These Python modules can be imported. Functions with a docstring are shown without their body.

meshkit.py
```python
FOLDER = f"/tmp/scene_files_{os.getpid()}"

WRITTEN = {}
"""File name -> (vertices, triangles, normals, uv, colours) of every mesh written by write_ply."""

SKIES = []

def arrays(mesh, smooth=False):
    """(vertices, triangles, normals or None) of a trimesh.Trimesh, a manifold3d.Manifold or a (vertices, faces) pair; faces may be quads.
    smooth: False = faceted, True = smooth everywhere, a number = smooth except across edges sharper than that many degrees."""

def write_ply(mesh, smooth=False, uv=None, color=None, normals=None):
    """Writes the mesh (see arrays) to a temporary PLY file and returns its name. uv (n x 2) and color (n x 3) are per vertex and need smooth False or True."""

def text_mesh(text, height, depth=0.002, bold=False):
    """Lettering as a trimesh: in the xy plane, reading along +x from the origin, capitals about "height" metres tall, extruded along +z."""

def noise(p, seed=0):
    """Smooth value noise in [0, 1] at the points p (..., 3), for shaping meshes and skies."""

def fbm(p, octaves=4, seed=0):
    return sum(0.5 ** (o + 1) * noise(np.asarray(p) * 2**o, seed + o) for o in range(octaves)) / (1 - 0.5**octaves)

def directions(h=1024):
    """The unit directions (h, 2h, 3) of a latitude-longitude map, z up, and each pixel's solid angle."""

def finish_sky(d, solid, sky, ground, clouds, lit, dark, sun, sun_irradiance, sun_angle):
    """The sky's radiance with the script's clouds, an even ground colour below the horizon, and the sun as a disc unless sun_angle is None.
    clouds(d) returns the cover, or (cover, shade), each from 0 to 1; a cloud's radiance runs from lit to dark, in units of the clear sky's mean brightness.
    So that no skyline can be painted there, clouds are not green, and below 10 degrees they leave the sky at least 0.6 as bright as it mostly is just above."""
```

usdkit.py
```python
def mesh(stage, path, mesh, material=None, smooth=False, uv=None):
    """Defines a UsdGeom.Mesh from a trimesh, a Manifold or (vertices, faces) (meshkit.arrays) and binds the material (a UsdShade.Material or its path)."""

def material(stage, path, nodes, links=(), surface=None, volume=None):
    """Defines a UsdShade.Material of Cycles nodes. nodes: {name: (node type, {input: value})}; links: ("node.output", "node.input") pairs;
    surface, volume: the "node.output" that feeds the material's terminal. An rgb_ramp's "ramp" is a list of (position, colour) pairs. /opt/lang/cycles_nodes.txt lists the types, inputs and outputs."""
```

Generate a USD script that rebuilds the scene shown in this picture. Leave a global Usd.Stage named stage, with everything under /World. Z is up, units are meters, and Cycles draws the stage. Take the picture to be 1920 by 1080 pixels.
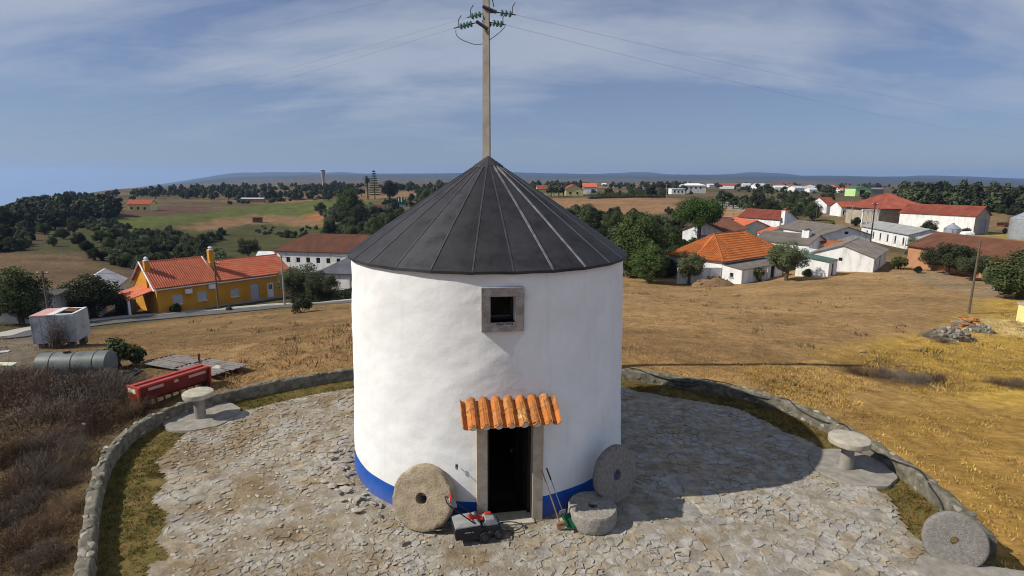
import math, random
import numpy as np, trimesh, shapely
import manifold3d as m3
from scipy.interpolate import PchipInterpolator, RegularGridInterpolator, CubicSpline
from scipy.spatial import Voronoi, cKDTree
from shapely.geometry import Polygon, Point, LineString
from pxr import Usd, UsdGeom, UsdLux, UsdShade, Gf, Sdf, Vt
import usdkit, meshkit
from meshkit import fbm

random.seed(7)
RNG = np.random.default_rng(7)
stage = Usd.Stage.CreateInMemory()
UsdGeom.SetStageUpAxis(stage, 'Z')
UsdGeom.SetStageMetersPerUnit(stage, 1.0)
WORLD = UsdGeom.Xform.Define(stage, '/World').GetPrim()
UsdGeom.Scope.Define(stage, '/World/Looks')

# ------------------------------------------------------------------ camera
PITCH, ROLL, CAM_H, FPX = 0.19138, 0.00605, 6.712, 1053.15
EXPOSURE = 0.08
cam = UsdGeom.Camera.Define(stage, '/World/camera')
cam.CreateHorizontalApertureAttr(36.0)
cam.CreateFocalLengthAttr(36.0 * FPX / 1920)
cam.CreateClippingRangeAttr(Gf.Vec2f(0.1, 60000))
cam.CreateExposureAttr(EXPOSURE)
_r0, _u0, _f0 = np.array([1., 0, 0]), np.array([0, math.sin(PITCH), math.cos(PITCH)]), np.array([0, math.cos(PITCH), -math.sin(PITCH)])
_c, _s = math.cos(ROLL), math.sin(ROLL)
CR, CU, CF = _r0 * _c + _u0 * _s, -_r0 * _s + _u0 * _c, _f0
cam.AddTransformOp().Set(Gf.Matrix4d(*CR, 0, *CU, 0, *(-CF), 0, 0, 0, CAM_H, 1))

# ------------------------------------------------------------------ sun and sky
SUN_EL, SUN_DIR = math.radians(41.5), math.radians(12)
TO_SUN = np.array([-math.cos(SUN_EL) * math.cos(SUN_DIR), -math.cos(SUN_EL) * math.sin(SUN_DIR), math.sin(SUN_EL)])
SUN_POWER, SKY_POWER = 1.25, 0.052
CLOUD_RGB, CLOUD_AT = (8.0, 8.9, 10.6), (0.35, 0.1, 0)
sun = UsdLux.DistantLight.Define(stage, '/World/sun')
sun.CreateIntensityAttr(SUN_POWER)
sun.CreateAngleAttr(0.5)
sun.CreateColorAttr(Gf.Vec3f(1.0, 0.94, 0.84))
sun.CreateNormalizeAttr(True)
_z = TO_SUN
_x = np.cross([0, 0, 1], _z); _x /= np.linalg.norm(_x)
_y = np.cross(_z, _x)
sun.AddTransformOp().Set(Gf.Matrix4d(*_x, 0, *_y, 0, *_z, 0, 0, 0, 60, 1))

dome = UsdLux.DomeLight.Define(stage, '/World/sky')
dome.GetPrim().SetCustomDataByKey('kind', 'structure')
sky_nodes = {
    'co': ('texture_coordinate', {}),
    'sep': ('separate_xyz', {}),
    'zc': ('math', {'math_type': 'maximum', 'value2': 0.03}),
    'cmb': ('combine_xyz', {}),
    'sky': ('sky_texture', {'sky_type': 'single_scattering', 'sun_disc': False, 'sun_elevation': SUN_EL, 'sun_rotation': math.atan2(TO_SUN[0], TO_SUN[1]),
                            'altitude': 60.0, 'air_density': 1.0, 'aerosol_density': 0.35, 'ozone_density': 3.0}),
    'tn': ('mix_color', {'blend_type': 'multiply', 'fac': 1.0, 'b': (0.66, 0.86, 1.25), 'use_clamp': False}),
    # clouds lie on a plane: direction over (z + k)
    'zk': ('math', {'math_type': 'add', 'value2': 0.30}),
    'px': ('math', {'math_type': 'divide'}), 'py': ('math', {'math_type': 'divide'}),
    'pc': ('combine_xyz', {}),
    'map': ('mapping', {'rotation': (0, 0, math.radians(-20)), 'scale': (0.55, 1.15, 1.0), 'location': CLOUD_AT}),
    'n1': ('noise_texture', {'scale': 1.45, 'detail': 5.0, 'roughness': 0.55, 'distortion': 0.35}),
    'map2': ('mapping', {'rotation': (0, 0, math.radians(-34)), 'scale': (0.36, 1.2, 1.0), 'location': (3.1, 1.7, 0)}),
    'n2': ('noise_texture', {'scale': 4.6, 'detail': 8.0, 'roughness': 0.62, 'distortion': 0.7}),
    'mx': ('mix_float', {'fac': 0.27}),
    'ramp': ('rgb_ramp', {'ramp': [(0.0, (0, 0, 0)), (0.35, (0.0, 0.0, 0.0)), (0.46, (0.45, 0.45, 0.45)), (0.58, (0.88, 0.88, 0.88)), (0.72, (1, 1, 1)), (1, (1, 1, 1))]}),
    'fade': ('map_range', {'from_min': 0.0, 'from_max': 0.15, 'to_min': 0.25, 'to_max': 0.90, 'clamp': True}),
    'amt': ('math', {'math_type': 'multiply'}),
    'mist': ('map_range', {'from_min': 0.0, 'from_max': 0.30, 'to_min': 0.38, 'to_max': 0.22, 'clamp': True}), 'am2': ('math', {'math_type': 'maximum'}),
    'cl': ('mix_color', {'blend_type': 'mix', 'b': CLOUD_RGB, 'use_clamp': False}),
    'bg': ('background_shader', {'strength': SKY_POWER}),
}
sky_links = [('co.generated', 'sep.vector'), ('sep.z', 'zc.value1'), ('sep.x', 'cmb.x'), ('sep.y', 'cmb.y'), ('zc.value', 'cmb.z'), ('cmb.vector', 'sky.vector'), ('sky.color', 'tn.a'),
             ('zc.value', 'zk.value1'), ('sep.x', 'px.value1'), ('zk.value', 'px.value2'), ('sep.y', 'py.value1'), ('zk.value', 'py.value2'),
             ('px.value', 'pc.x'), ('py.value', 'pc.y'), ('pc.vector', 'map.vector'), ('map.vector', 'n1.vector'), ('pc.vector', 'map2.vector'), ('map2.vector', 'n2.vector'),
             ('n1.fac', 'mx.a'), ('n2.fac', 'mx.b'), ('mx.result', 'ramp.fac'), ('zc.value', 'fade.value'), ('ramp.color', 'amt.value1'), ('fade.result', 'amt.value2'),
             ('zc.value', 'mist.value'), ('amt.value', 'am2.value1'), ('mist.result', 'am2.value2'), ('am2.value', 'cl.fac'), ('tn.result', 'cl.a'), ('cl.result', 'bg.color')]
sky_mat = usdkit.material(stage, '/World/Looks/sky', sky_nodes, sky_links, surface='bg.background')
UsdShade.MaterialBindingAPI.Apply(dome.GetPrim()).Bind(sky_mat)

# ------------------------------------------------------------------ materials
L = {}


def mat(name, c1, c2=None, scale=3.0, rough=0.85, bump=0.0, bscale=None, c3=None, detail=4.0, spec=0.3, metal=0.0, bdist=0.02, stretch=None, lo=0.35, hi=0.65, island=0.0):
    """A noise-mottled principled material; island: strength of the tone change from piece to piece."""
    n = {'g': ('geometry', {}), 'p': ('principled_bsdf', {'roughness': rough, 'specular_ior_level': spec, 'metallic': metal})}
    k = []
    src = 'g.position'
    if stretch:
        n['mp'] = ('mapping', {'scale': stretch}); k.append(('g.position', 'mp.vector')); src = 'mp.vector'
    if c2 is None:
        n['p'][1]['base_color'] = c1
        out = None
    else:
        n['n'] = ('noise_texture', {'scale': scale, 'detail': detail, 'roughness': 0.6})
        ramp = [(lo, c1), (hi, c2)] if c3 is None else [(lo, c1), (0.5, c2), (hi, c3)]
        n['r'] = ('rgb_ramp', {'ramp': [(0, c1)] + ramp + [(1, ramp[-1][1])]})
        k += [(src, 'n.vector'), ('n.fac', 'r.fac')]
        out = 'r.color'
    if island and out:
        n['oi'] = ('object_info', {})
        n['ad'] = ('math', {'math_type': 'add'})
        n['fr'] = ('math', {'math_type': 'fraction'})
        n['mr'] = ('map_range', {'to_min': 1.0 - island, 'to_max': 1.0 + island})
        n['hs'] = ('hsv', {})
        k += [('oi.random', 'ad.value1'), ('g.random_per_island', 'ad.value2'), ('ad.value', 'fr.value1'), ('fr.value', 'mr.value'), ('mr.result', 'hs.value'), (out, 'hs.color')]
        out = 'hs.color'
    if out:
        k.append((out, 'p.base_color'))
    if bump:
        n['bn'] = ('noise_texture', {'scale': bscale or scale * 4, 'detail': 5.0, 'roughness': 0.65})
        n['b'] = ('bump', {'strength': bump, 'distance': bdist})
        k += [(src, 'bn.vector'), ('bn.fac', 'b.height'), ('b.normal', 'p.normal')]
    L[name] = usdkit.material(stage, '/World/Looks/' + name, n, k, surface='p.BSDF')
    return L[name]


def leaf_mat(name, c1, c2, trans=0.25, rough=0.7):
    n = {'g': ('geometry', {}), 'oi': ('object_info', {}), 'ad': ('math', {'math_type': 'add'}), 'fr': ('math', {'math_type': 'fraction'}),
         'r': ('rgb_ramp', {'ramp': [(0, c1), (1, c2)]}), 'n': ('noise_texture', {'scale': 0.7, 'detail': 2.0}), 'm': ('map_range', {'from_min': 0.3, 'from_max': 0.7, 'to_min': 0.65, 'to_max': 1.3}),
         'hs': ('hsv', {}), 'ov': ('map_range', {'to_min': 0.72, 'to_max': 1.45}), 'oh': ('map_range', {'to_min': 0.478, 'to_max': 0.515}), 'vm': ('math', {'math_type': 'multiply'}), 'p': ('principled_bsdf', {'roughness': rough, 'specular_ior_level': 0.15}), 't': ('translucent_bsdf', {}), 'mx': ('mix_closure', {'fac': trans})}
    k = [('g.random_per_island', 'ad.value1'), ('oi.random', 'ad.value2'), ('ad.value', 'fr.value1'), ('fr.value', 'r.fac'), ('g.position', 'n.vector'), ('n.fac', 'm.value'), ('m.result', 'vm.value1'), ('oi.random', 'ov.value'), ('oi.random', 'oh.value'), ('ov.result', 'vm.value2'), ('vm.value', 'hs.value'), ('oh.result', 'hs.hue'),
         ('r.color', 'hs.color'), ('hs.color', 'p.base_color'), ('hs.color', 't.color'), ('p.BSDF', 'mx.closure1'), ('t.BSDF', 'mx.closure2')]
    L[name] = usdkit.material(stage, '/World/Looks/' + name, n, k, surface='mx.closure')
    return L[name]


def wash(name, c1, c2, dirt, foot, foot_h, rough):
    """Limewash: uneven coats, grey drips that run down, earth splashed up from the ground."""
    n = {'g': ('geometry', {}), 'n': ('noise_texture', {'scale': 1.6, 'detail': 6.0, 'roughness': 0.62}), 'r': ('rgb_ramp', {'ramp': [(0, c1), (.38, c1), (.62, c2), (1, c2)]}),
         'mp': ('mapping', {'scale': (6.0, 6.0, 0.35)}), 'd': ('noise_texture', {'scale': 1.0, 'detail': 6.0, 'roughness': 0.65}), 'dr': ('map_range', {'from_min': 0.56, 'from_max': 0.74, 'to_min': 0.0, 'to_max': 0.30, 'clamp': True}), 'm1': ('mix_color', {'b': dirt}),
         'sz': ('separate_xyz', {}), 'fh': ('map_range', {'from_min': foot_h, 'from_max': 0.0, 'to_min': 0.0, 'to_max': 0.42, 'clamp': True}), 'fn': ('noise_texture', {'scale': 9.0, 'detail': 5.0, 'roughness': 0.7}), 'fm': ('math', {'math_type': 'multiply'}), 'm2': ('mix_color', {'b': foot}),
         'bn': ('noise_texture', {'scale': 8.0, 'detail': 6.0, 'roughness': 0.6}), 'b': ('bump', {'strength': 0.35, 'distance': 0.02}), 'p': ('principled_bsdf', {'roughness': rough, 'specular_ior_level': 0.2})}
    k = [('g.position', 'n.vector'), ('n.fac', 'r.fac'), ('g.position', 'mp.vector'), ('mp.vector', 'd.vector'), ('d.fac', 'dr.value'), ('dr.result', 'm1.fac'), ('r.color', 'm1.a'), ('g.position', 'sz.vector'), ('sz.z', 'fh.value'),
         ('g.position', 'fn.vector'), ('fh.result', 'fm.value1'), ('fn.fac', 'fm.value2'), ('fm.value', 'm2.fac'), ('m1.result', 'm2.a'), ('m2.result', 'p.base_color'), ('g.position', 'bn.vector'), ('bn.fac', 'b.height'), ('b.normal', 'p.normal')]
    L[name] = usdkit.material(stage, '/World/Looks/' + name, n, k, surface='p.BSDF')


wash('whitewash', (0.69, 0.695, 0.68), (0.75, 0.755, 0.745), (0.54, 0.53, 0.50), (0.38, 0.33, 0.25), 1.0, 0.85)
wash('blue_paint', (0.010, 0.066, 0.31), (0.016, 0.088, 0.39), (0.03, 0.085, 0.27), (0.26, 0.21, 0.14), 0.34, 0.75)
mat('roof_felt', (0.014, 0.014, 0.0165), (0.026, 0.025, 0.029), 2.2, 0.66, 0.5, 7, bdist=0.02, spec=0.32, island=0.34, c3=(0.032, 0.031, 0.035), detail=8)
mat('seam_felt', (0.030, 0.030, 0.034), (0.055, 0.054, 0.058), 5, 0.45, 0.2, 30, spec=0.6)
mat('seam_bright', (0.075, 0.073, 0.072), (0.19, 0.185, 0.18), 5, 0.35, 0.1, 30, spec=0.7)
mat('jamb_stone', (0.36, 0.30, 0.225), (0.48, 0.41, 0.32), 5, 0.85, 0.4, 30)
mat('window_stone', (0.20, 0.175, 0.165), (0.34, 0.31, 0.29), 7, 0.9, 0.5, 30)
mat('dark_wood', (0.009, 0.0055, 0.004), (0.017, 0.010, 0.007), 6, 0.5, 0.2, 20, stretch=(8, 8, 1))
mat('interior', (0.022, 0.018, 0.015), (0.035, 0.03, 0.026), 3, 0.95)
mat('metal_grey', (0.20, 0.21, 0.22), (0.30, 0.31, 0.32), 8, 0.4, metal=0.6)
mat('black_rubber', (0.012, 0.012, 0.013), (0.022, 0.022, 0.022), 9, 0.6)
mat('tile_orange', (0.36, 0.115, 0.024), (0.50, 0.185, 0.045), 9, 0.8, 0.35, 40, bdist=0.006, island=0.18)
mat('tile_worn', (0.26, 0.095, 0.028), (0.40, 0.155, 0.045), 11, 0.85, 0.4, 40, bdist=0.006, c3=(0.44, 0.22, 0.08), island=0.22)
mat('tile_lichen', (0.20, 0.12, 0.05), (0.42, 0.19, 0.05), 14, 0.9, 0.5, 40, bdist=0.008, c3=(0.55, 0.45, 0.20))
mat('mortar', (0.55, 0.53, 0.49), (0.68, 0.66, 0.62), 9, 0.9, 0.4, 40)
mat('millstone_tan', (0.25, 0.195, 0.13), (0.40, 0.325, 0.225), 6, 0.95, 0.9, 26, bdist=0.03, detail=7)
mat('millstone_grey', (0.165, 0.152, 0.135), (0.255, 0.237, 0.212), 15, 0.95, 1.0, 40, bdist=0.025, detail=7)
mat('millstone_pale', (0.22, 0.20, 0.17), (0.34, 0.315, 0.27), 11, 0.95, 1.0, 36, bdist=0.025, detail=7)
mat('concrete', (0.19, 0.172, 0.145), (0.29, 0.268, 0.23), 5, 0.92, 0.5, 40, bdist=0.01)
mat('concrete_pale', (0.31, 0.28, 0.215), (0.43, 0.39, 0.31), 6, 0.9, 0.4, 40, bdist=0.01)
def paving_mat(name, g1, g2, island, bump):
    """Limestone with drifts of brown earth, which lie thicker on the left half of the terrace."""
    n = {'g': ('geometry', {}), 'oi': ('object_info', {}), 'n': ('noise_texture', {'scale': 3.2, 'detail': 8.0, 'roughness': 0.65}), 'r': ('rgb_ramp', {'ramp': [(0, g1), (.36, g1), (.64, g2), (1, g2)]}),
         'd': ('noise_texture', {'scale': 0.75, 'detail': 7.0, 'roughness': 0.68}), 'sx': ('separate_xyz', {}), 'mx': ('map_range', {'from_min': -7.0, 'from_max': 2.5, 'to_min': 0.085, 'to_max': -0.02, 'clamp': True}),
         'ad': ('math', {'math_type': 'add'}), 'dr': ('map_range', {'from_min': 0.50, 'from_max': 0.66, 'to_min': 0.0, 'to_max': 0.85, 'clamp': True}),
         'e': ('noise_texture', {'scale': 2.2, 'detail': 6.0, 'roughness': 0.7}), 'er': ('rgb_ramp', {'ramp': [(0, (0.115, 0.072, 0.036)), (.42, (0.155, 0.105, 0.055)), (.6, (0.235, 0.175, 0.10)), (1, (0.25, 0.19, 0.10))]}),
         'mc': ('mix_color', {'blend_type': 'mix'}), 'a2': ('math', {'math_type': 'add'}), 'fr': ('math', {'math_type': 'fraction'}), 'mr': ('map_range', {'to_min': 1 - island, 'to_max': 1 + island}), 'hs': ('hsv', {}),
         'bn': ('noise_texture', {'scale': 17.0, 'detail': 7.0, 'roughness': 0.7}), 'b': ('bump', {'strength': bump, 'distance': 0.03}), 'p': ('principled_bsdf', {'roughness': 0.95, 'specular_ior_level': 0.1})}
    k = [('g.position', 'n.vector'), ('n.fac', 'r.fac'), ('g.position', 'd.vector'), ('g.position', 'sx.vector'), ('sx.x', 'mx.value'), ('d.fac', 'ad.value1'), ('mx.result', 'ad.value2'), ('ad.value', 'dr.value'),
         ('g.position', 'e.vector'), ('e.fac', 'er.fac'), ('dr.result', 'mc.fac'), ('r.color', 'mc.a'), ('er.color', 'mc.b'), ('oi.random', 'a2.value1'), ('g.random_per_island', 'a2.value2'), ('a2.value', 'fr.value1'),
         ('fr.value', 'mr.value'), ('mr.result', 'hs.value'), ('mc.result', 'hs.color'), ('hs.color', 'p.base_color'), ('g.position', 'bn.vector'), ('bn.fac', 'b.height'), ('b.normal', 'p.normal')]
    L[name] = usdkit.material(stage, '/World/Looks/' + name, n, k, surface='p.BSDF')


paving_mat('flagstone', (0.25, 0.228, 0.19), (0.39, 0.362, 0.305), 0.13, 0.8)
paving_mat('flagstone_warm', (0.24, 0.195, 0.14), (0.38, 0.325, 0.245), 0.13, 0.8)
paving_mat('flagstone_grey', (0.225, 0.21, 0.19), (0.36, 0.34, 0.305), 0.13, 0.8)
paving_mat('bed', (0.20, 0.175, 0.135), (0.35, 0.315, 0.255), 0.0, 1.0)
mat('chips', (0.25, 0.22, 0.175), (0.37, 0.335, 0.275), 9, 0.92, 0.5, 40, island=0.25)
mat('rubble', (0.085, 0.078, 0.055), (0.22, 0.20, 0.155), 5, 0.95, 0.9, 18, bdist=0.03, detail=8, island=0.18)
mat('rubble_pale', (0.19, 0.175, 0.14), (0.35, 0.325, 0.265), 6, 0.95, 0.9, 22, bdist=0.03, detail=8, island=0.2)
mat('moss_soil', (0.085, 0.075, 0.018), (0.15, 0.115, 0.032), 2.2, 0.97, 0.9, 30, bdist=0.03, c3=(0.19, 0.115, 0.042), detail=8)
mat('concrete_pole', (0.27, 0.24, 0.19), (0.36, 0.325, 0.26), 3, 0.9, 0.3, 20)
mat('dark_steel', (0.035, 0.035, 0.04), (0.06, 0.06, 0.065), 8, 0.55)
mat('cable', (0.016, 0.016, 0.017), (0.028, 0.028, 0.03), 8, 0.6)
mat('wire_grey', (0.16, 0.17, 0.18), (0.22, 0.23, 0.24), 8, 0.5)
mat('green_plastic', (0.004, 0.075, 0.032), (0.006, 0.10, 0.045), 4, 0.45)
mat('red_plastic', (0.42, 0.02, 0.015), (0.50, 0.03, 0.02), 4, 0.4)
mat('grey_plastic', (0.19, 0.195, 0.19), (0.27, 0.275, 0.27), 4, 0.5)
mat('black_plastic', (0.010, 0.010, 0.011), (0.018, 0.018, 0.02), 5, 0.4)
mat('handle_wood', (0.25, 0.14, 0.08), (0.33, 0.2, 0.12), 8, 0.6)
n_ = {'p': ('principled_bsdf', {'base_color': (0.12, 0.30, 0.21), 'roughness': 0.08, 'transmission_weight': 0.6, 'ior': 1.5})}
L['green_glass'] = usdkit.material(stage, '/World/Looks/green_glass', n_, [], surface='p.BSDF')

# ------------------------------------------------------------------ helpers: prims
USED = {}


def numbered(parent, name):
    key = f'{parent}/{name}'
    k = USED.get(key, 0); USED[key] = k + 1
    return key if k == 0 else f'{key}_{k:03d}'


def tag(o, label=None, cat=None, group=None, kind=None):
    p = o.GetPrim() if hasattr(o, 'GetPrim') else o
    for k, v in (('label', label), ('category', cat), ('group', group), ('kind', kind)):
        if v:
            p.SetCustomDataByKey(k, v)
    return p


def thing(name, label, cat, loc=(0, 0, 0), rz=0.0, group=None, scale=None, kind=None):
    x = UsdGeom.Xform.Define(stage, numbered('/World', name))
    x.AddTranslateOp().Set(Gf.Vec3d(*map(float, loc)))
    x.AddRotateZOp().Set(float(rz))
    if scale is not None:
        s = scale if np.ndim(scale) else (scale,) * 3
        x.AddScaleOp().Set(Gf.Vec3f(*map(float, s)))
    return tag(x, label, cat, group, kind)


def part(parent, name, mesh, m, smooth=False, label=None, kind=None):
    base = '/World' if parent is None else str(parent.GetPath())
    o = usdkit.mesh(stage, numbered(base, name), mesh, L[m] if isinstance(m, str) else m, smooth)
    return tag(o, label, None, None, kind)


def one(name, mesh, m, label, cat, group=None, smooth=False, kind=None):
    return tag(part(None, name, mesh, m, smooth), label, cat, group, kind)


def dup(root, loc, rz=0.0, scale=None, label=None, group=None, name=None):
    was = root.GetCustomData()
    r = thing(name or root.GetName().rstrip('0123456789').rstrip('_'), label or was.get('label'), was.get('category'), loc, rz, group or was.get('group'), scale)
    r.GetReferences().AddInternalReference(root.GetPath())
    r.SetInstanceable(True)
    return r


# ------------------------------------------------------------------ helpers: meshes
def rotz(a):
    c, s = math.cos(a), math.sin(a)
    return np.array([[c, -s, 0], [s, c, 0], [0, 0, 1.0]])


class MB:
    def __init__(self):
        self.v, self.f, self.n = [], [], 0

    def add(self, v, f):
        v, f = np.asarray(v, float), np.asarray(f, int)
        if f.shape[1] == 4:
            f = np.vstack([f[:, [0, 1, 2]], f[:, [0, 2, 3]]])
        self.v.append(v); self.f.append(f + self.n); self.n += len(v)
        return self

    def tm(self, m):
        return self.add(m.vertices, m.faces)

    def box(self, c, s, rz=0.0, R=None):
        m = trimesh.creation.box(s)
        v = np.array(m.vertices)
        v = v @ (R.T if R is not None else rotz(rz).T)
        return self.add(v + np.asarray(c, float), m.faces)

    def tube(self, pts, r, n=6, caps=True):
        p = np.asarray(pts, float)
        r = np.broadcast_to(r, (len(p),))
        t = np.gradient(p, axis=0); t /= np.linalg.norm(t, axis=1, keepdims=True) + 1e-12
        ref = np.array([0, 0, 1.0]) if abs(t[:, 2]).mean() < 0.8 else np.array([1.0, 0, 0])
        a = np.cross(t, ref); a /= np.linalg.norm(a, axis=1, keepdims=True) + 1e-12
        b = np.cross(t, a)
        an = np.arange(n) * 2 * np.pi / n
        v = p[:, None] + r[:, None, None] * (np.cos(an)[None, :, None] * a[:, None] + np.sin(an)[None, :, None] * b[:, None])
        i, j = np.meshgrid(np.arange(len(p) - 1), np.arange(n), indexing='ij')
        q = np.stack([i * n + j, i * n + (j + 1) % n, (i + 1) * n + (j + 1) % n, (i + 1) * n + j], -1).reshape(-1, 4)
        v = v.reshape(-1, 3); f = np.vstack([q[:, [0, 2, 1]], q[:, [0, 3, 2]]])
        if caps:
            k = np.arange(1, n - 1); e = (len(p) - 1) * n
            f = np.vstack([f, np.stack([0 * k, k, k + 1], 1), np.stack([0 * k + e, e + k + 1, e + k], 1)])
        return self.add(v, f)

    def lathe(self, prof, n=32, c=(0, 0, 0), closed=True):
        """prof: (r, z) from bottom to top; ends are closed with fans."""
        prof = np.asarray(prof, float)
        an = np.arange(n) * 2 * np.pi / n
        v = np.stack([prof[:, 0, None] * np.cos(an), prof[:, 0, None] * np.sin(an), np.repeat(prof[:, 1, None], n, 1)], -1).reshape(-1, 3)
        i, j = np.meshgrid(np.arange(len(prof) - 1), np.arange(n), indexing='ij')
        q = np.stack([i * n + j, i * n + (j + 1) % n, (i + 1) * n + (j + 1) % n, (i + 1) * n + j], -1).reshape(-1, 4)
        f = np.vstack([q[:, [0, 1, 2]], q[:, [0, 2, 3]]])
        if closed:
            b, t = len(v), len(v) + 1
            v = np.vstack([v, [[0, 0, prof[0, 1]], [0, 0, prof[-1, 1]]]])
            k = np.arange(n); e = (len(prof) - 1) * n
            f = np.vstack([f, np.stack([0 * k + b, (k + 1) % n, k], 1), np.stack([0 * k + t, e + k, e + (k + 1) % n], 1)])
        return self.add(v + np.asarray(c, float), f)

    def prism(self, poly, z0, z1):
        p = np.asarray(poly, float)
        if Polygon(p).exterior.is_ccw is False:
            p = p[::-1]
        n = len(p)
        v = np.vstack([np.c_[p, np.full(n, z0)], np.c_[p, np.full(n, z1)]])
        k = np.arange(1, n - 1)
        f = [np.stack([0 * k, k + 1, k], 1), np.stack([0 * k + n, n + k, n + k + 1], 1)]
        i = np.arange(n); j = (i + 1) % n
        f += [np.stack([i, j, n + j], 1), np.stack([i, n + j, n + i], 1)]
        return self.add(v, np.vstack(f))

    def m(self):
        return np.vstack(self.v), np.vstack(self.f)

    def xf(self, R=None, t=(0, 0, 0)):
        v, f = self.m()
        v = v @ R.T if R is not None else v
        self.v, self.f, self.n = [v + np.asarray(t, float)], [f], len(v)
        return self


def frame(n, up=(0, 0, 1)):
    """Columns: side, other, n - a rotation that turns +z into n."""
    n = np.asarray(n, float) / np.linalg.norm(n)
    up = np.asarray(up, float)
    if abs(n @ up) > 0.98:
        up = np.array([0, 1.0, 0])
    a = np.cross(up, n); a /= np.linalg.norm(a)
    return np.stack([a, np.cross(n, a), n], 1)


def to_man(v, f):
    tm = trimesh.Trimesh(v, f, process=True)
    return m3.Manifold(m3.Mesh(np.asarray(tm.vertices, np.float32), np.asarray(tm.faces, np.uint32)))


def from_man(m):
    k = m.to_mesh()
    return np.asarray(k.vert_properties[:, :3], float), np.asarray(k.tri_verts, int)


def mbox(c, s, R=None):
    mb = MB().box((0, 0, 0), s)
    v, f = mb.m()
    if R is not None:
        v = v @ R.T
    return m3.Manifold(m3.Mesh(np.asarray(v + np.asarray(c), np.float32), np.asarray(f, np.uint32)))


def rock(r, seed, squash=(1, 1, 0.7), sub=1):
    m = trimesh.creation.icosphere(sub, 1.0)
    v = np.array(m.vertices)
    v = v * (0.68 + 0.62 * fbm(v * 1.3 + seed * 7.31, 3, seed)[:, None])
    # flatten a few faces
    g = np.random.default_rng(seed)
    for _ in range(7):
        d = g.normal(size=3); d /= np.linalg.norm(d)
        h = v @ d; cut = 0.55
        v = v - np.maximum(h - cut, 0)[:, None] * d * 0.85
    return v * np.asarray(squash) * r, np.array(m.faces)


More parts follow.
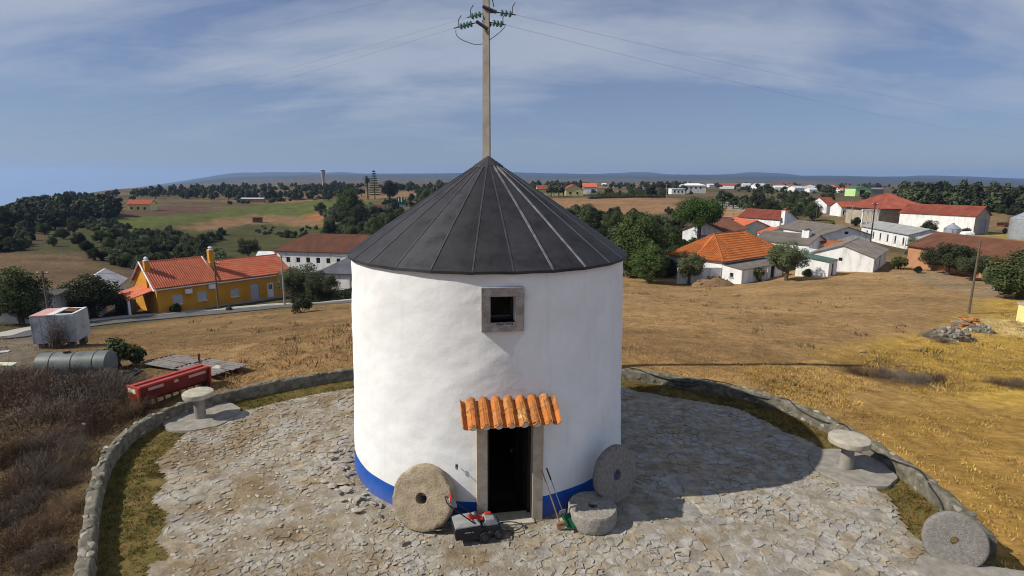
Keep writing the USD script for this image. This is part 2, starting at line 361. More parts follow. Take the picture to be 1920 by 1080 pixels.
# ------------------------------------------------------------------ terrain
MILL = np.array([-0.5686, 13.392])
PROFILES = {  # bearing from the mill (degrees from +y, clockwise): (distance, height)
    -80: [(8, -.5), (12, -.8), (20, -1.7), (38, -3.6), (60, -5.5), (110, -8), (300, -16), (700, -34), (1500, -75), (4000, -210), (12000, -640)],
    -60: [(8, -.45), (11.5, -.75), (14, -.85), (20, -1.7), (25, -1.8), (38, -3.6), (60, -6.4), (110, -8.0), (170, -9), (300, -12.5), (590, -22), (1000, -40), (3000, -138), (12000, -560)],
    -43: [(8, -.45), (14, -.8), (20, -1.8), (38, -5.0), (60, -8.2), (80, -8.9), (110, -9.0), (170, -9.2), (320, -11.5), (590, -18.7), (1000, -33), (3000, -112), (12000, -460)],
    -34: [(8, -.45), (14, -.8), (20, -1.9), (40, -5.6), (60, -8.6), (80, -9.8), (110, -10.8), (150, -11.8), (220, -12.2), (319, -9.9), (500, -9.5), (900, -11.5), (1500, -18), (3000, -44), (12000, -200)],
    -24: [(8, -.45), (14, -.8), (20, -2.0), (48, -6.6), (62, -8.6), (93, -10.2), (148, -13.0), (200, -14.3), (288, -13.8), (400, -10.5), (600, -7.6), (1200, -8.5), (3000, -16), (7000, 40), (9000, 70), (12000, 20)],
    -12: [(8, -.4), (14, -.8), (20, -1.7), (55, -6.6), (93, -9.4), (150, -11), (250, -9.5), (400, -6.5), (700, -4.5), (1500, -5.5), (3000, -7), (5500, 30), (9000, 98), (12000, 60)],
    5: [(8, -.4), (14, -.7), (20, -1.4), (40, -3.6), (64, -6.0), (100, -6.7), (200, -5), (300, -2.0), (437, -2.2), (900, -2.9), (3000, -5), (5500, 30), (9000, 92), (12000, 60)],
    22: [(8, -.4), (14, -.7), (17, -1.0), (28, -2.3), (64, -6.3), (100, -6.9), (170, -5.6), (300, -3.1), (437, -2.8), (900, -2.9), (3000, -6), (5500, 20), (9000, 74), (12000, 40)],
    36: [(8, -.4), (14, -.7), (17, -1.0), (28, -2.2), (50, -4.0), (77, -5.3), (110, -5.6), (170, -5.0), (340, -1.6), (900, -3.6), (3000, -10), (5500, 8), (9000, 48), (12000, 10)],
    50: [(8, -.4), (14, -.75), (17, -1.0), (31, -1.9), (46, -2.95), (77, -4.4), (165, -5.6), (340, -4), (900, -7), (3000, -24), (9000, -40), (12000, -80)],
    75: [(8, -.45), (14, -.8), (17, -1.0), (31, -1.7), (50, -2.6), (165, -6), (900, -9), (3000, -26), (12000, -100)],
    180: [(8, -.3), (14, -.5), (31, -1.6), (165, -6), (900, -9), (3000, -26), (12000, -100)],
}
_az = np.array([-180] + sorted(PROFILES)); _lr = np.linspace(math.log(8), math.log(12000), 240)
_tab = np.array([PchipInterpolator(np.log([q[0] for q in PROFILES[180 if a == -180 else a]]), [q[1] for q in PROFILES[180 if a == -180 else a]])(_lr) for a in _az])
_azf = np.arange(-180, 180.01, 1.0)
_tab = PchipInterpolator(_az, _tab, axis=0)(_azf)
_TERR = RegularGridInterpolator((_azf, _lr), _tab)


def hz(x, y):
    x, y = np.atleast_1d(np.asarray(x, float)), np.atleast_1d(np.asarray(y, float))
    dx, dy = x - MILL[0], y - MILL[1]
    r = np.hypot(dx, dy)
    a = np.degrees(np.arctan2(dx, dy))
    z = _TERR(np.stack([a, np.log(np.clip(r, 8.0, 11999))], -1))
    p = np.stack([x, y, 0 * x], -1)
    amp = np.clip((r - 12) / 60, 0, 1)
    z = z + amp * (fbm(p / 17.0, 3, 3) - 0.5) * 0.5 + (fbm(p / 2.1, 2, 5) - 0.5) * 0.10 * np.clip((r - 10) / 4, 0, 1) * np.clip(60 / r, 0, 1)
    z = z + np.exp(-((r - 8800) / 1100) ** 2) * (fbm(np.stack([a / 6.0, 0 * a, 0 * a], -1), 4, 15) - 0.45) * 95 * np.clip((a + 40) / 20, 0, 1)
    far = np.clip((r - 2500) / 3500, 0, 1)
    z = z + far * (fbm(p / 2600.0, 4, 9) - 0.5) * 120 * np.clip((a + 45) / 20, 0, 1)
    return z


def gz(x, y):
    return float(hz(x, y)[0])


def ray(px, py):
    return CF + CR * ((px - 960) / FPX) - CU * ((py - 540) / FPX)


def spot(px, py, off=0.0):
    """Where the line of sight through a point of the photograph meets the terrain."""
    d = ray(px, py)
    t = np.exp(np.linspace(math.log(6.0), math.log(9000), 900))
    P = np.array([0, 0, CAM_H]) + t[:, None] * d
    g = P[:, 2] - hz(P[:, 0], P[:, 1]) - off
    k = np.nonzero(g < 0)[0]
    if not len(k):
        return P[-1]
    i = max(k[0], 1)
    w = g[i - 1] / (g[i - 1] - g[i])
    tt = t[i - 1] + (t[i] - t[i - 1]) * w
    q = np.array([0, 0, CAM_H]) + tt * d
    q[2] = gz(q[0], q[1])
    return q


def plane(px, py, z=0.0):
    d = ray(px, py)
    return np.array([0, 0, CAM_H]) + d * ((z - CAM_H) / d[2])


def at_depth(px, py, Y):
    d = ray(px, py)
    return np.array([0, 0, CAM_H]) + d * (Y / d[1])

# ------------------------------------------------------------------ ground: one sheet, tinted by what grows where
REG = [  # outline in the photograph (walked out onto the terrain), colour, edge softness in metres
    ([(-300, 700), (-300, 455), (300, 452), (420, 505), (640, 500), (640, 562), (250, 640), (0, 660)], (0.076, 0.066, 0.033), 3),
    ([(0, 470), (130, 440), (320, 520), (330, 545), (120, 575), (0, 560)], (0.115, 0.078, 0.043), 3),
    ([(60, 430), (190, 405), (330, 440), (420, 500), (330, 520), (200, 480)], (0.075, 0.058, 0.034), 4),
    ([(-200, 470), (-200, 398), (180, 398), (60, 470)], (0.085, 0.062, 0.036), 6),
    ([(100, 470), (170, 415), (330, 432), (480, 412), (610, 415), (640, 440), (690, 430), (700, 470), (640, 480), (500, 498), (420, 505), (330, 470)], (0.062, 0.062, 0.024), 5),
    ([(165, 424), (200, 408), (300, 402), (400, 396), (500, 384), (640, 372), (700, 380), (640, 420), (470, 416), (330, 418), (230, 432)], (0.085, 0.096, 0.026), 6),
    ([(228, 402), (240, 394), (360, 386), (392, 396), (300, 402)], (0.10, 0.058, 0.04), 6),
    ([(350, 425), (430, 410), (470, 404), (520, 404), (640, 418), (640, 424), (500, 416), (430, 424), (380, 432)], (0.19, 0.115, 0.06), 3),
    ([(583, 404), (610, 398), (612, 412), (585, 414)], (0.27, 0.115, 0.055), 3),
    ([(640, 440), (900, 430), (900, 500), (640, 500)], (0.07, 0.065, 0.03), 4),
    ([(1000, 376), (1260, 372), (1250, 398), (1100, 402), (1000, 396)], (0.23, 0.135, 0.07), 6),
    ([(1120, 414), (1180, 408), (1190, 426), (1120, 432)], (0.26, 0.115, 0.06), 3),
    ([(1340, 384), (1430, 380), (1420, 402), (1350, 410)], (0.30, 0.18, 0.09), 4),
    ([(1230, 470), (1290, 436), (1300, 450), (1262, 484)], (0.13, 0.12, 0.11), 1),
    ([(1370, 376), (1420, 382), (1440, 396), (1400, 396), (1350, 388)], (0.26, 0.24, 0.20), 3),
    ([(1560, 385), (1900, 380), (1930, 430), (1560, 430)], (0.18, 0.125, 0.065), 6),
    ([(1620, 352), (1800, 352), (1930, 378), (1700, 372)], (0.10, 0.068, 0.045), 10),
    ([(1700, 432), (1930, 440), (1930, 462), (1700, 450)], (0.27, 0.20, 0.07), 3),
    ([(1690, 515), (1760, 512), (1900, 560), (1910, 585), (1830, 548)], (0.24, 0.17, 0.10), 1.2),
    ([(1230, 700), (1400, 716), (1600, 704), (1700, 716), (1950, 750), (1950, 1100), (1700, 900), (1450, 740)], (0.33, 0.205, 0.075), 2.5),
    ([(1700, 800), (1950, 770), (1950, 1100), (1860, 1000)], (0.31, 0.185, 0.05), 2),
    ([(1590, 672), (1700, 640), (1850, 630), (1870, 568), (1950, 560), (1950, 760), (1800, 730), (1700, 716)], (0.36, 0.235, 0.05), 1.6),
    ([(1860, 600), (1950, 596), (1950, 628), (1880, 626)], (0.46, 0.36, 0.17), 1),
    ([(1580, 690), (1660, 672), (1760, 706), (1740, 722), (1650, 712)], (0.13, 0.08, 0.035), 0.8),
    ([(0, 640), (60, 628), (160, 650), (190, 690), (90, 740), (-60, 760)], (0.15, 0.125, 0.095), 1.5),
    ([(140, 640), (230, 640), (210, 720), (150, 700)], (0.14, 0.10, 0.05), 1.2),
    ([(-100, 740), (90, 712), (240, 700), (330, 730), (250, 800), (190, 860), (140, 1100), (-100, 1100)], (0.090, 0.062, 0.032), 1.2),
    ([(190, 620), (400, 590), (656, 572), (656, 600), (420, 640), (240, 660)], (0.195, 0.125, 0.058), 2),
]


def tint(x, y):
    """Colour of the soil and the plants that cover it at a place."""
    x, y = np.asarray(x, float), np.asarray(y, float)
    p = np.stack([x, y, 0 * x], -1)
    r = np.hypot(x - MILL[0], y - MILL[1])
    w = np.stack([fbm(p / 3.0, 3, 21) - 0.5, fbm(p / 3.0, 3, 22) - 0.5], -1) * np.minimum(r * 0.06, 30)[:, None]
    field, plain = np.array([0.27, 0.172, 0.078]), np.array([0.088, 0.070, 0.036])
    k = np.clip((r - 75) / 40, 0, 1)[:, None]
    c = field * (1 - k) + plain * k
    big = fbm(p / 55.0, 3, 31)[:, None]
    patch = fbm(p * [1 / 260.0, 1 / 90.0, 0], 3, 33)[:, None]
    c = np.where((r > 130)[:, None], c * (0.75 + 0.5 * big), c)
    c = c + np.clip((patch - 0.52) * 6, 0, 1) * np.clip((r - 250) / 150, 0, 1)[:, None] * (np.array([0.19, 0.12, 0.065]) - c)
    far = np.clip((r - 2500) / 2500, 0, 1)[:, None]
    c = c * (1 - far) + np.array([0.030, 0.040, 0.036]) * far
    pts = shapely.points(x + w[:, 0], y + w[:, 1])
    for px, col, soft in REG:
        poly = Polygon([spot(a, b)[:2] for a, b in px]).buffer(0)
        d = shapely.distance(poly, pts)
        k = np.clip(1 - d / (soft * 1.5), 0, 1)[:, None]
        c = c * (1 - k) + np.array(col) * k
    fine = fbm(p / 1.3, 3, 41)[:, None]; mid = fbm(p * [1 / 9.0, 1 / 4.0, 0], 3, 43)[:, None]
    return np.clip(c * (0.72 + 0.56 * fine) * (0.7 + 0.6 * mid), 0.003, 0.9)


def build_ground():
    az = np.unique(np.round(np.concatenate([np.arange(-180, -75, 5), np.arange(-75, 75, 0.4), np.arange(75, 180, 5)]), 3))
    rr = np.concatenate([[0.01], np.exp(np.linspace(math.log(8.0), math.log(12000), 290))])
    A, R = np.meshgrid(np.radians(az), rr, indexing='ij')
    X, Y = MILL[0] + R * np.sin(A), MILL[1] + R * np.cos(A)
    Z = hz(X.ravel(), Y.ravel())
    v = np.stack([X.ravel(), Y.ravel(), Z], -1)
    na, nr = len(az), len(rr)
    i, j = np.meshgrid(np.arange(na), np.arange(nr - 1), indexing='ij')
    q = np.stack([i * nr + j, i * nr + j + 1, ((i + 1) % na) * nr + j + 1, ((i + 1) % na) * nr + j], -1).reshape(-1, 4)
    f = np.vstack([q[:, [0, 2, 1]], q[:, [0, 3, 2]]])
    o = usdkit.mesh(stage, numbered('/World', 'ground'), (v, f), L['soil'], True)
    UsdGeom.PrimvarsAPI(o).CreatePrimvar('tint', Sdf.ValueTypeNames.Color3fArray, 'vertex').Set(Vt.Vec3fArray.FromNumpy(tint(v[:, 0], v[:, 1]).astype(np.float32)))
    tag(o, 'sloping dry farmland around the hilltop mill', None, None, 'structure')


L['soil'] = usdkit.material(stage, '/World/Looks/soil', {
    'at': ('attribute', {'attribute': 'tint'}), 'g': ('geometry', {}),
    'n': ('noise_texture', {'scale': 1.9, 'detail': 10.0, 'roughness': 0.78}), 'mr': ('map_range', {'from_min': 0.3, 'from_max': 0.7, 'to_min': 0.50, 'to_max': 1.5}),
    'mp': ('mapping', {'scale': (2.2, 9.0, 4.0)}), 'n2': ('noise_texture', {'scale': 1.0, 'detail': 5.0, 'roughness': 0.7}), 'mr2': ('map_range', {'from_min': 0.3, 'from_max': 0.7, 'to_min': 0.75, 'to_max': 1.25}),
    'mm': ('math', {'math_type': 'multiply'}), 'hs': ('hsv', {}), 'p': ('principled_bsdf', {'roughness': 0.97, 'specular_ior_level': 0.05}), 'b': ('bump', {'strength': 0.7, 'distance': 0.08})},
    [('g.position', 'n.vector'), ('n.fac', 'mr.value'), ('g.position', 'mp.vector'), ('mp.vector', 'n2.vector'), ('n2.fac', 'mr2.value'), ('mr.result', 'mm.value1'), ('mr2.result', 'mm.value2'), ('mm.value', 'hs.value'), ('at.color', 'hs.color'), ('hs.color', 'p.base_color'), ('n.fac', 'b.height'), ('b.normal', 'p.normal')], surface='p.BSDF')
build_ground()

# ------------------------------------------------------------------ terrace: enclosing wall, paving, grass margin
_W = np.array([(-4.2, 4.0), (-5.7, 6.2), (-6.95, 8.05), (-8.25, 10.0), (-9.45, 12.1), (-9.87, 13.94), (-9.58, 15.02), (-8.72, 16.1), (-6.98, 17.5), (-5.6, 18.2), (-3.2, 19.0), (-0.6, 19.35), (1.9, 19.1), (3.97, 18.45), (5.97, 17.5), (7.75, 16.25), (8.6, 14.75), (9.02, 12.96), (9.13, 11.65), (9.0, 10.2), (8.83, 9.28)])
_tw = np.concatenate([[0], np.cumsum(np.hypot(*np.diff(_W, axis=0).T))])
_ws = CubicSpline(_tw, _W)
WALL = _ws(np.linspace(0, _tw[-1], 260))
WALL_IN = Polygon(np.vstack([WALL, [(8.9, 7.0), (6, 3.0), (0, 2.0)]])).buffer(0)


def inward(poly, d):
    return poly.buffer(-d)


def off_line(line, d):
    t = np.gradient(line, axis=0); t /= np.linalg.norm(t, axis=1, keepdims=True)
    return line + np.stack([t[:, 1], -t[:, 0]], 1) * d      # +d: towards the mill


def build_wall():
    w = thing('stone_wall', 'low curved rubble stone wall enclosing the paved terrace round the mill', 'wall')
    n, half = len(WALL), 0.11
    prof = [(-half - .04, -1.3), (-half - .015, 0.05), (-half, .28), (-half + .02, .325), (-.05, .335), (.05, .335), (half - .02, .325), (half, .28), (half, .12), (half + .01, -.25)]
    off = np.array([a for a, _ in prof]); zz = np.array([b for _, b in prof])
    t = np.gradient(WALL, axis=0); t /= np.linalg.norm(t, axis=1, keepdims=True)
    nn = np.stack([t[:, 1], -t[:, 0]], 1)
    v = np.concatenate([WALL[:, None] + nn[:, None] * off[None, :, None], np.broadcast_to(zz[None, :, None], (n, len(zz), 1))], -1)
    p = v.reshape(-1, 3)
    d = (fbm(p / 0.17, 4, 61) - 0.5) * 0.13 + (fbm(p / 1.4, 2, 62) - 0.5) * 0.05
    v[..., 2] += (d * 1.0).reshape(n, -1) * (zz > 0)[None]
    v[..., :2] += nn[:, None] * (d.reshape(n, -1) * np.sign(off))[..., None] * 0.6
    k = len(zz)
    i, j = np.meshgrid(np.arange(n - 1), np.arange(k - 1), indexing='ij')
    q = np.stack([i * k + j, i * k + j + 1, (i + 1) * k + j + 1, (i + 1) * k + j], -1).reshape(-1, 4)
    e = (n - 1) * k
    ends = np.array([[e, e + a, e + a + 1] for a in range(1, k - 1)] + [[0, a + 1, a] for a in range(1, k - 1)])
    f = np.vstack([q[:, [0, 1, 2]], q[:, [0, 2, 3]], ends])
    part(w, 'core', (v.reshape(-1, 3), f), 'rubble', 35)
    g = np.random.default_rng(5)
    total = _tw[-1]
    stones, rest = [], MB()
    for s in np.arange(3.0, total - 0.1, 0.125):
        for where in ('top', 'in', 'in2'):
            if g.random() < (0.3 if where == 'top' else 0.45):
                continue
            c = _ws(min(s + g.uniform(-.06, .06), total)); tt = _ws(min(s, total), 1); tt /= np.linalg.norm(tt)
            nrm = np.array([tt[1], -tt[0]])
            a = {'top': (g.uniform(-.09, .09), .318), 'in': (half - .045, g.uniform(.16, .26)), 'in2': (half - .03, g.uniform(.0, .12))}[where]
            vv, ff = rock(g.uniform(.055, .11), int(g.integers(1e6)), (1.4, .85, .5), 1)
            R = np.column_stack([[*tt, 0], [*nrm, 0], [0, 0, 1.0]]) @ rotz(g.uniform(-.5, .5))
            if where != 'top':
                R = R @ np.array([[1, 0, 0], [0, 0, 1], [0, -1, 0.0]])
            vv = vv @ R.T + [*(c + nrm * a[0]), a[1]]
            P = np.array([c[0], c[1], .3]); dist = np.linalg.norm(P - [0, 0, CAM_H])
            hid = abs(math.degrees(math.atan2(P[0] + .57, P[1] - 0))) < 12 and P[1] > 15
            stones.append((dist + 100 * hid, vv, ff, 'rubble_pale' if g.random() < .45 else 'rubble'))
    stones.sort(key=lambda q: q[0])
    for k, (d, vv, ff, m) in enumerate(stones):
        if k < 290:
            part(w, 'stone', (vv, ff), m)
        else:
            rest.add(vv, ff)
    part(w, 'small_stones', rest.m(), 'rubble', kind='stuff')


build_wall()

CIRC = Point(*MILL).buffer(3.33, 64)
PADS = {'L': (np.array([-8.80, 15.02]), 0.97), 'R': (np.array([8.10, 12.36]), 0.90)}
g_ = np.random.default_rng(11)
_pv = inward(WALL_IN, 1.05)
_ed = np.array(_pv.exterior.coords)
_ed = _ed + (fbm(np.c_[_ed / .9, 0 * _ed[:, 0]], 2, 3)[:, None] - .5) * .55
_ed[:, 0] += .12 * np.clip((-_ed[:, 0] - 4.5) / 2.5, 0, 1)
PAVED = Polygon(_ed).buffer(0).intersection(Polygon([(-12, 5.2), (12, 5.2), (12, 30), (-12, 30)]))
PAVED = PAVED.union(Polygon([(-6.2, 5.2), (9.0, 5.2), (8.9, 8.95), (-6.3, 8.8)]).intersection(WALL_IN.buffer(-.9).union(Polygon([(0, 5.2), (9.0, 5.2), (8.4, 8.95), (0, 8.8)]))))
FREE = PAVED.difference(CIRC).difference(Point(*PADS['L'][0]).buffer(.95)).difference(Point(*PADS['R'][0]).buffer(.88))


def flat_sheet(poly, z, step, bump, seed):
    """A dense sheet over a polygon with soft humps."""
    x0, y0, x1, y1 = poly.bounds
    gx, gy = np.arange(x0, x1 + step, step), np.arange(y0, y1 + step, step)
    X, Y = np.meshgrid(gx, gy, indexing='ij')
    c = shapely.contains_xy(poly.buffer(step), X.ravel(), Y.ravel()).reshape(X.shape)
    Z = z + (fbm(np.stack([X.ravel(), Y.ravel(), 0 * X.ravel()], -1) / (step * 7), 3, seed) - .5).reshape(X.shape) * bump
    idx = np.arange(X.size).reshape(X.shape)
    ok = c[:-1, :-1] & c[1:, :-1] & c[1:, 1:] & c[:-1, 1:]
    q = np.stack([idx[:-1, :-1], idx[1:, :-1], idx[1:, 1:], idx[:-1, 1:]], -1)[ok]
    used = np.unique(q); mp = np.zeros(X.size, int); mp[used] = np.arange(len(used))
    return np.stack([X.ravel(), Y.ravel(), Z.ravel()], -1)[used], mp[q]


terrace = thing('terrace', 'stone paved terrace round the mill', None, kind='structure')
part(terrace, 'grass_bed', flat_sheet(WALL_IN.intersection(Polygon([(-12, 5), (12, 5), (12, 30), (-12, 30)])), -0.035, .12, .05, 71), 'moss_soil', True)
part(terrace, 'paving_bed', flat_sheet(PAVED, 0.006, .08, .045, 72), 'bed', True)


def pave():
    g = np.random.default_rng(17)
    x0, y0, x1, y1 = FREE.bounds
    pts = []
    # stones are smaller and looser near the mill's left foot, larger elsewhere
    for _ in range(26000):
        p = np.array([g.uniform(x0, x1), g.uniform(y0, y1)])
        if not shapely.contains_xy(FREE.buffer(.2), *p):
            continue
        pts.append(p)
    pts = np.array(pts)
    tree_pts, keep = [], []
    cell = {}
    for p in pts:
        rad = 0.215 + 0.24 * float(fbm(np.array([[p[0] / 1.3, p[1] / 1.3, 0]]), 2, 5)[0] - .5) * 2
        rad = max(.115, rad)
        k = (int(p[0] / .5), int(p[1] / .5))
        near = [q for a in (-1, 0, 1) for b in (-1, 0, 1) for q in cell.get((k[0] + a, k[1] + b), [])]
        if all((p[0] - q[0]) ** 2 + ((p[1] - q[1]) * 1.5) ** 2 > rad * rad for q in near):
            cell.setdefault(k, []).append(p); keep.append(p)
    keep = np.array(keep)
    vor = Voronoi(np.vstack([keep, [[-60, 0], [60, 0], [0, 90], [0, -60]]]))
    out = []
    for i in range(len(keep)):
        reg = vor.regions[vor.point_region[i]]
        if -1 in reg or not reg:
            continue
        poly = Polygon(vor.vertices[reg]).intersection(FREE)
        if poly.geom_type != 'Polygon' or poly.area < .012:
            continue
        poly = poly.buffer(-g.uniform(.003, .018), join_style=1, quad_segs=1).simplify(.02)
        if poly.geom_type != 'Polygon' or poly.area < .010:
            continue
        ring = np.array(poly.exterior.coords)[:-1]
        if not Polygon(ring).exterior.is_ccw:
            ring = ring[::-1]
        # subdivide long edges and roughen the outline
        new = []
        for a, b in zip(ring, np.roll(ring, -1, 0)):
            new.append(a)
            ln = np.hypot(*(b - a))
            for q in ((.5,) if ln < .2 else (.33, .66)) if ln > .10 else ():
                new.append(a + (b - a) * q + g.normal(size=2) * min(.034, ln * .14))
        ring = np.array(new)
        c = ring.mean(0)
        if g.random() < .10:
            continue                               # a missing stone: the bed shows
        d = np.hypot(*c)
        n = len(ring)
        h = .006 + .034 * (float(fbm(np.array([[c[0] / 1.1, c[1] / 1.1, 0]]), 2, 77)[0]) - .38) + g.uniform(0, .012)
        tilt = g.normal(size=2) * .04 + [0, -.012]
        inner = c + (ring - c) * g.uniform(.86, .95)
        zt = lambda q, k: h + (q - c) @ tilt + k
        v = np.vstack([np.c_[ring, np.full(n, -.03)], np.c_[ring, zt(ring, -.008) + g.normal(size=n) * .004], np.c_[inner, zt(inner, 0) + g.normal(size=n) * .006], [[*c, zt(c, g.normal() * .008)]]])
        i_, j_ = np.arange(n), (np.arange(n) + 1) % n
        f = np.vstack([np.stack([i_, j_, n + j_], 1), np.stack([i_, n + j_, n + i_], 1), np.stack([n + i_, n + j_, 2 * n + j_], 1), np.stack([n + i_, 2 * n + j_, 2 * n + i_], 1), np.stack([2 * n + i_, 2 * n + j_, np.full(n, 3 * n)], 1)])
        size = poly.area / (d * d) * (1 if c[1] < 16.5 or abs(c[0] + .6) > 4 else .01)
        out.append((size, v, f, c))
    out.sort(key=lambda q: -q[0])
    rest = {m: MB() for m in ('flagstone', 'flagstone_warm', 'flagstone_grey')}
    pick = lambda c: ['flagstone', 'flagstone', 'flagstone_warm', 'flagstone_grey'][int(g.integers(4))] if c[0] < 2.5 else ['flagstone_grey', 'flagstone', 'flagstone_grey', 'flagstone_warm'][int(g.integers(4))]
    for k, (s, v, f, c) in enumerate(out):
        if k < 300:
            part(terrace, 'paving_stone', (v, f), pick(c))
        else:
            rest[pick(c)].add(v, f)
    for m, r in rest.items():
        part(terrace, 'small_paving_stones', r.m(), m, kind='stuff')
    print('paving stones', len(out))
    # loose splinters and chips lying on the stones
    ch = MB()
    n = 0
    while n < 1900:
        p = np.array([g.uniform(x0, x1), g.uniform(y0, y1)])
        if not shapely.contains_xy(FREE, *p):
            continue
        left = p[0] < -1.0
        if g.random() > (.9 if left else .4):
            continue
        v, f = rock(g.uniform(.015, .05) * (1.2 if left else .8), int(g.integers(1e6)), (1.4, .9, .24), 0)
        ch.add(v @ rotz(g.uniform(0, 6.3)).T + [*p, .014 + g.uniform(0, .018)], f); n += 1
    part(terrace, 'stone_chips', ch.m(), 'chips', kind='stuff')
    # heap of loose splinters at the mill's left foot
    for k in range(46):
        a = g.uniform(math.radians(186), math.radians(258)); r = 3.36 + abs(g.normal()) * .35 + .12
        p = MILL + r * np.array([math.cos(a), math.sin(a)])
        v, f = rock(g.uniform(.04, .11), int(g.integers(1e6)), (1.4, .95, .3), 1)
        R = rotz(g.uniform(0, 6.3)) @ trimesh.transformations.rotation_matrix(g.normal() * .3, [1, 0, 0])[:3, :3]
        part(terrace, 'loose_stone', (v @ R.T + [*p, .05 + g.uniform(0, .05)], f), 'chips')


pave()
for k, (c, r) in PADS.items():
    m = MB().lathe([(r + .02, -.06), (r, .045), (r - .03, .052)], 40, (c[0], c[1], 0))
    v, f = m.m(); v[:, :2] += ((fbm(v / .35, 2, 9) - .5) * .16)[:, None] * (v[:, :2] - c) / r
    o = part(None, 'concrete_pad', (v, f), 'concrete', 40)
    tag(o, 'round concrete pad under a pedestal table', None, None, 'structure')
# concrete strip at the lower right corner
cs = [plane(x, y)[:2] for x, y in ((1724, 1046), (1852, 1066), (1935, 1078), (1970, 1086), (1990, 1140), (1800, 1140), (1712, 1066))]
tag(part(None, 'concrete_strip', MB().prism(cs, -.6, .055).m(), 'concrete'), 'concrete edging strip at the terrace entrance', None, None, 'structure')

# ------------------------------------------------------------------ the mill
PHI = math.radians(9.5)
MN, MT = np.array([math.sin(PHI), -math.cos(PHI), 0]), np.array([math.cos(PHI), math.sin(PHI), 0])
MC = np.array([*MILL, 0.0])
MR = np.column_stack([MT, -MN, [0, 0, 1.0]])           # local (along the wall, inward, up)
H_WALL, R_TOP, R_BOT, BAND = 5.07, 3.17, 3.335, 0.45


def mp(t, d, z):
    """A point given along the front wall, outward from the mill's axis, and up."""
    return MC + MT * t + MN * d + [0, 0, z]


def mill_radius(z):
    return R_BOT + (R_TOP - R_BOT) * np.clip(z / H_WALL, 0, 1) ** 0.8


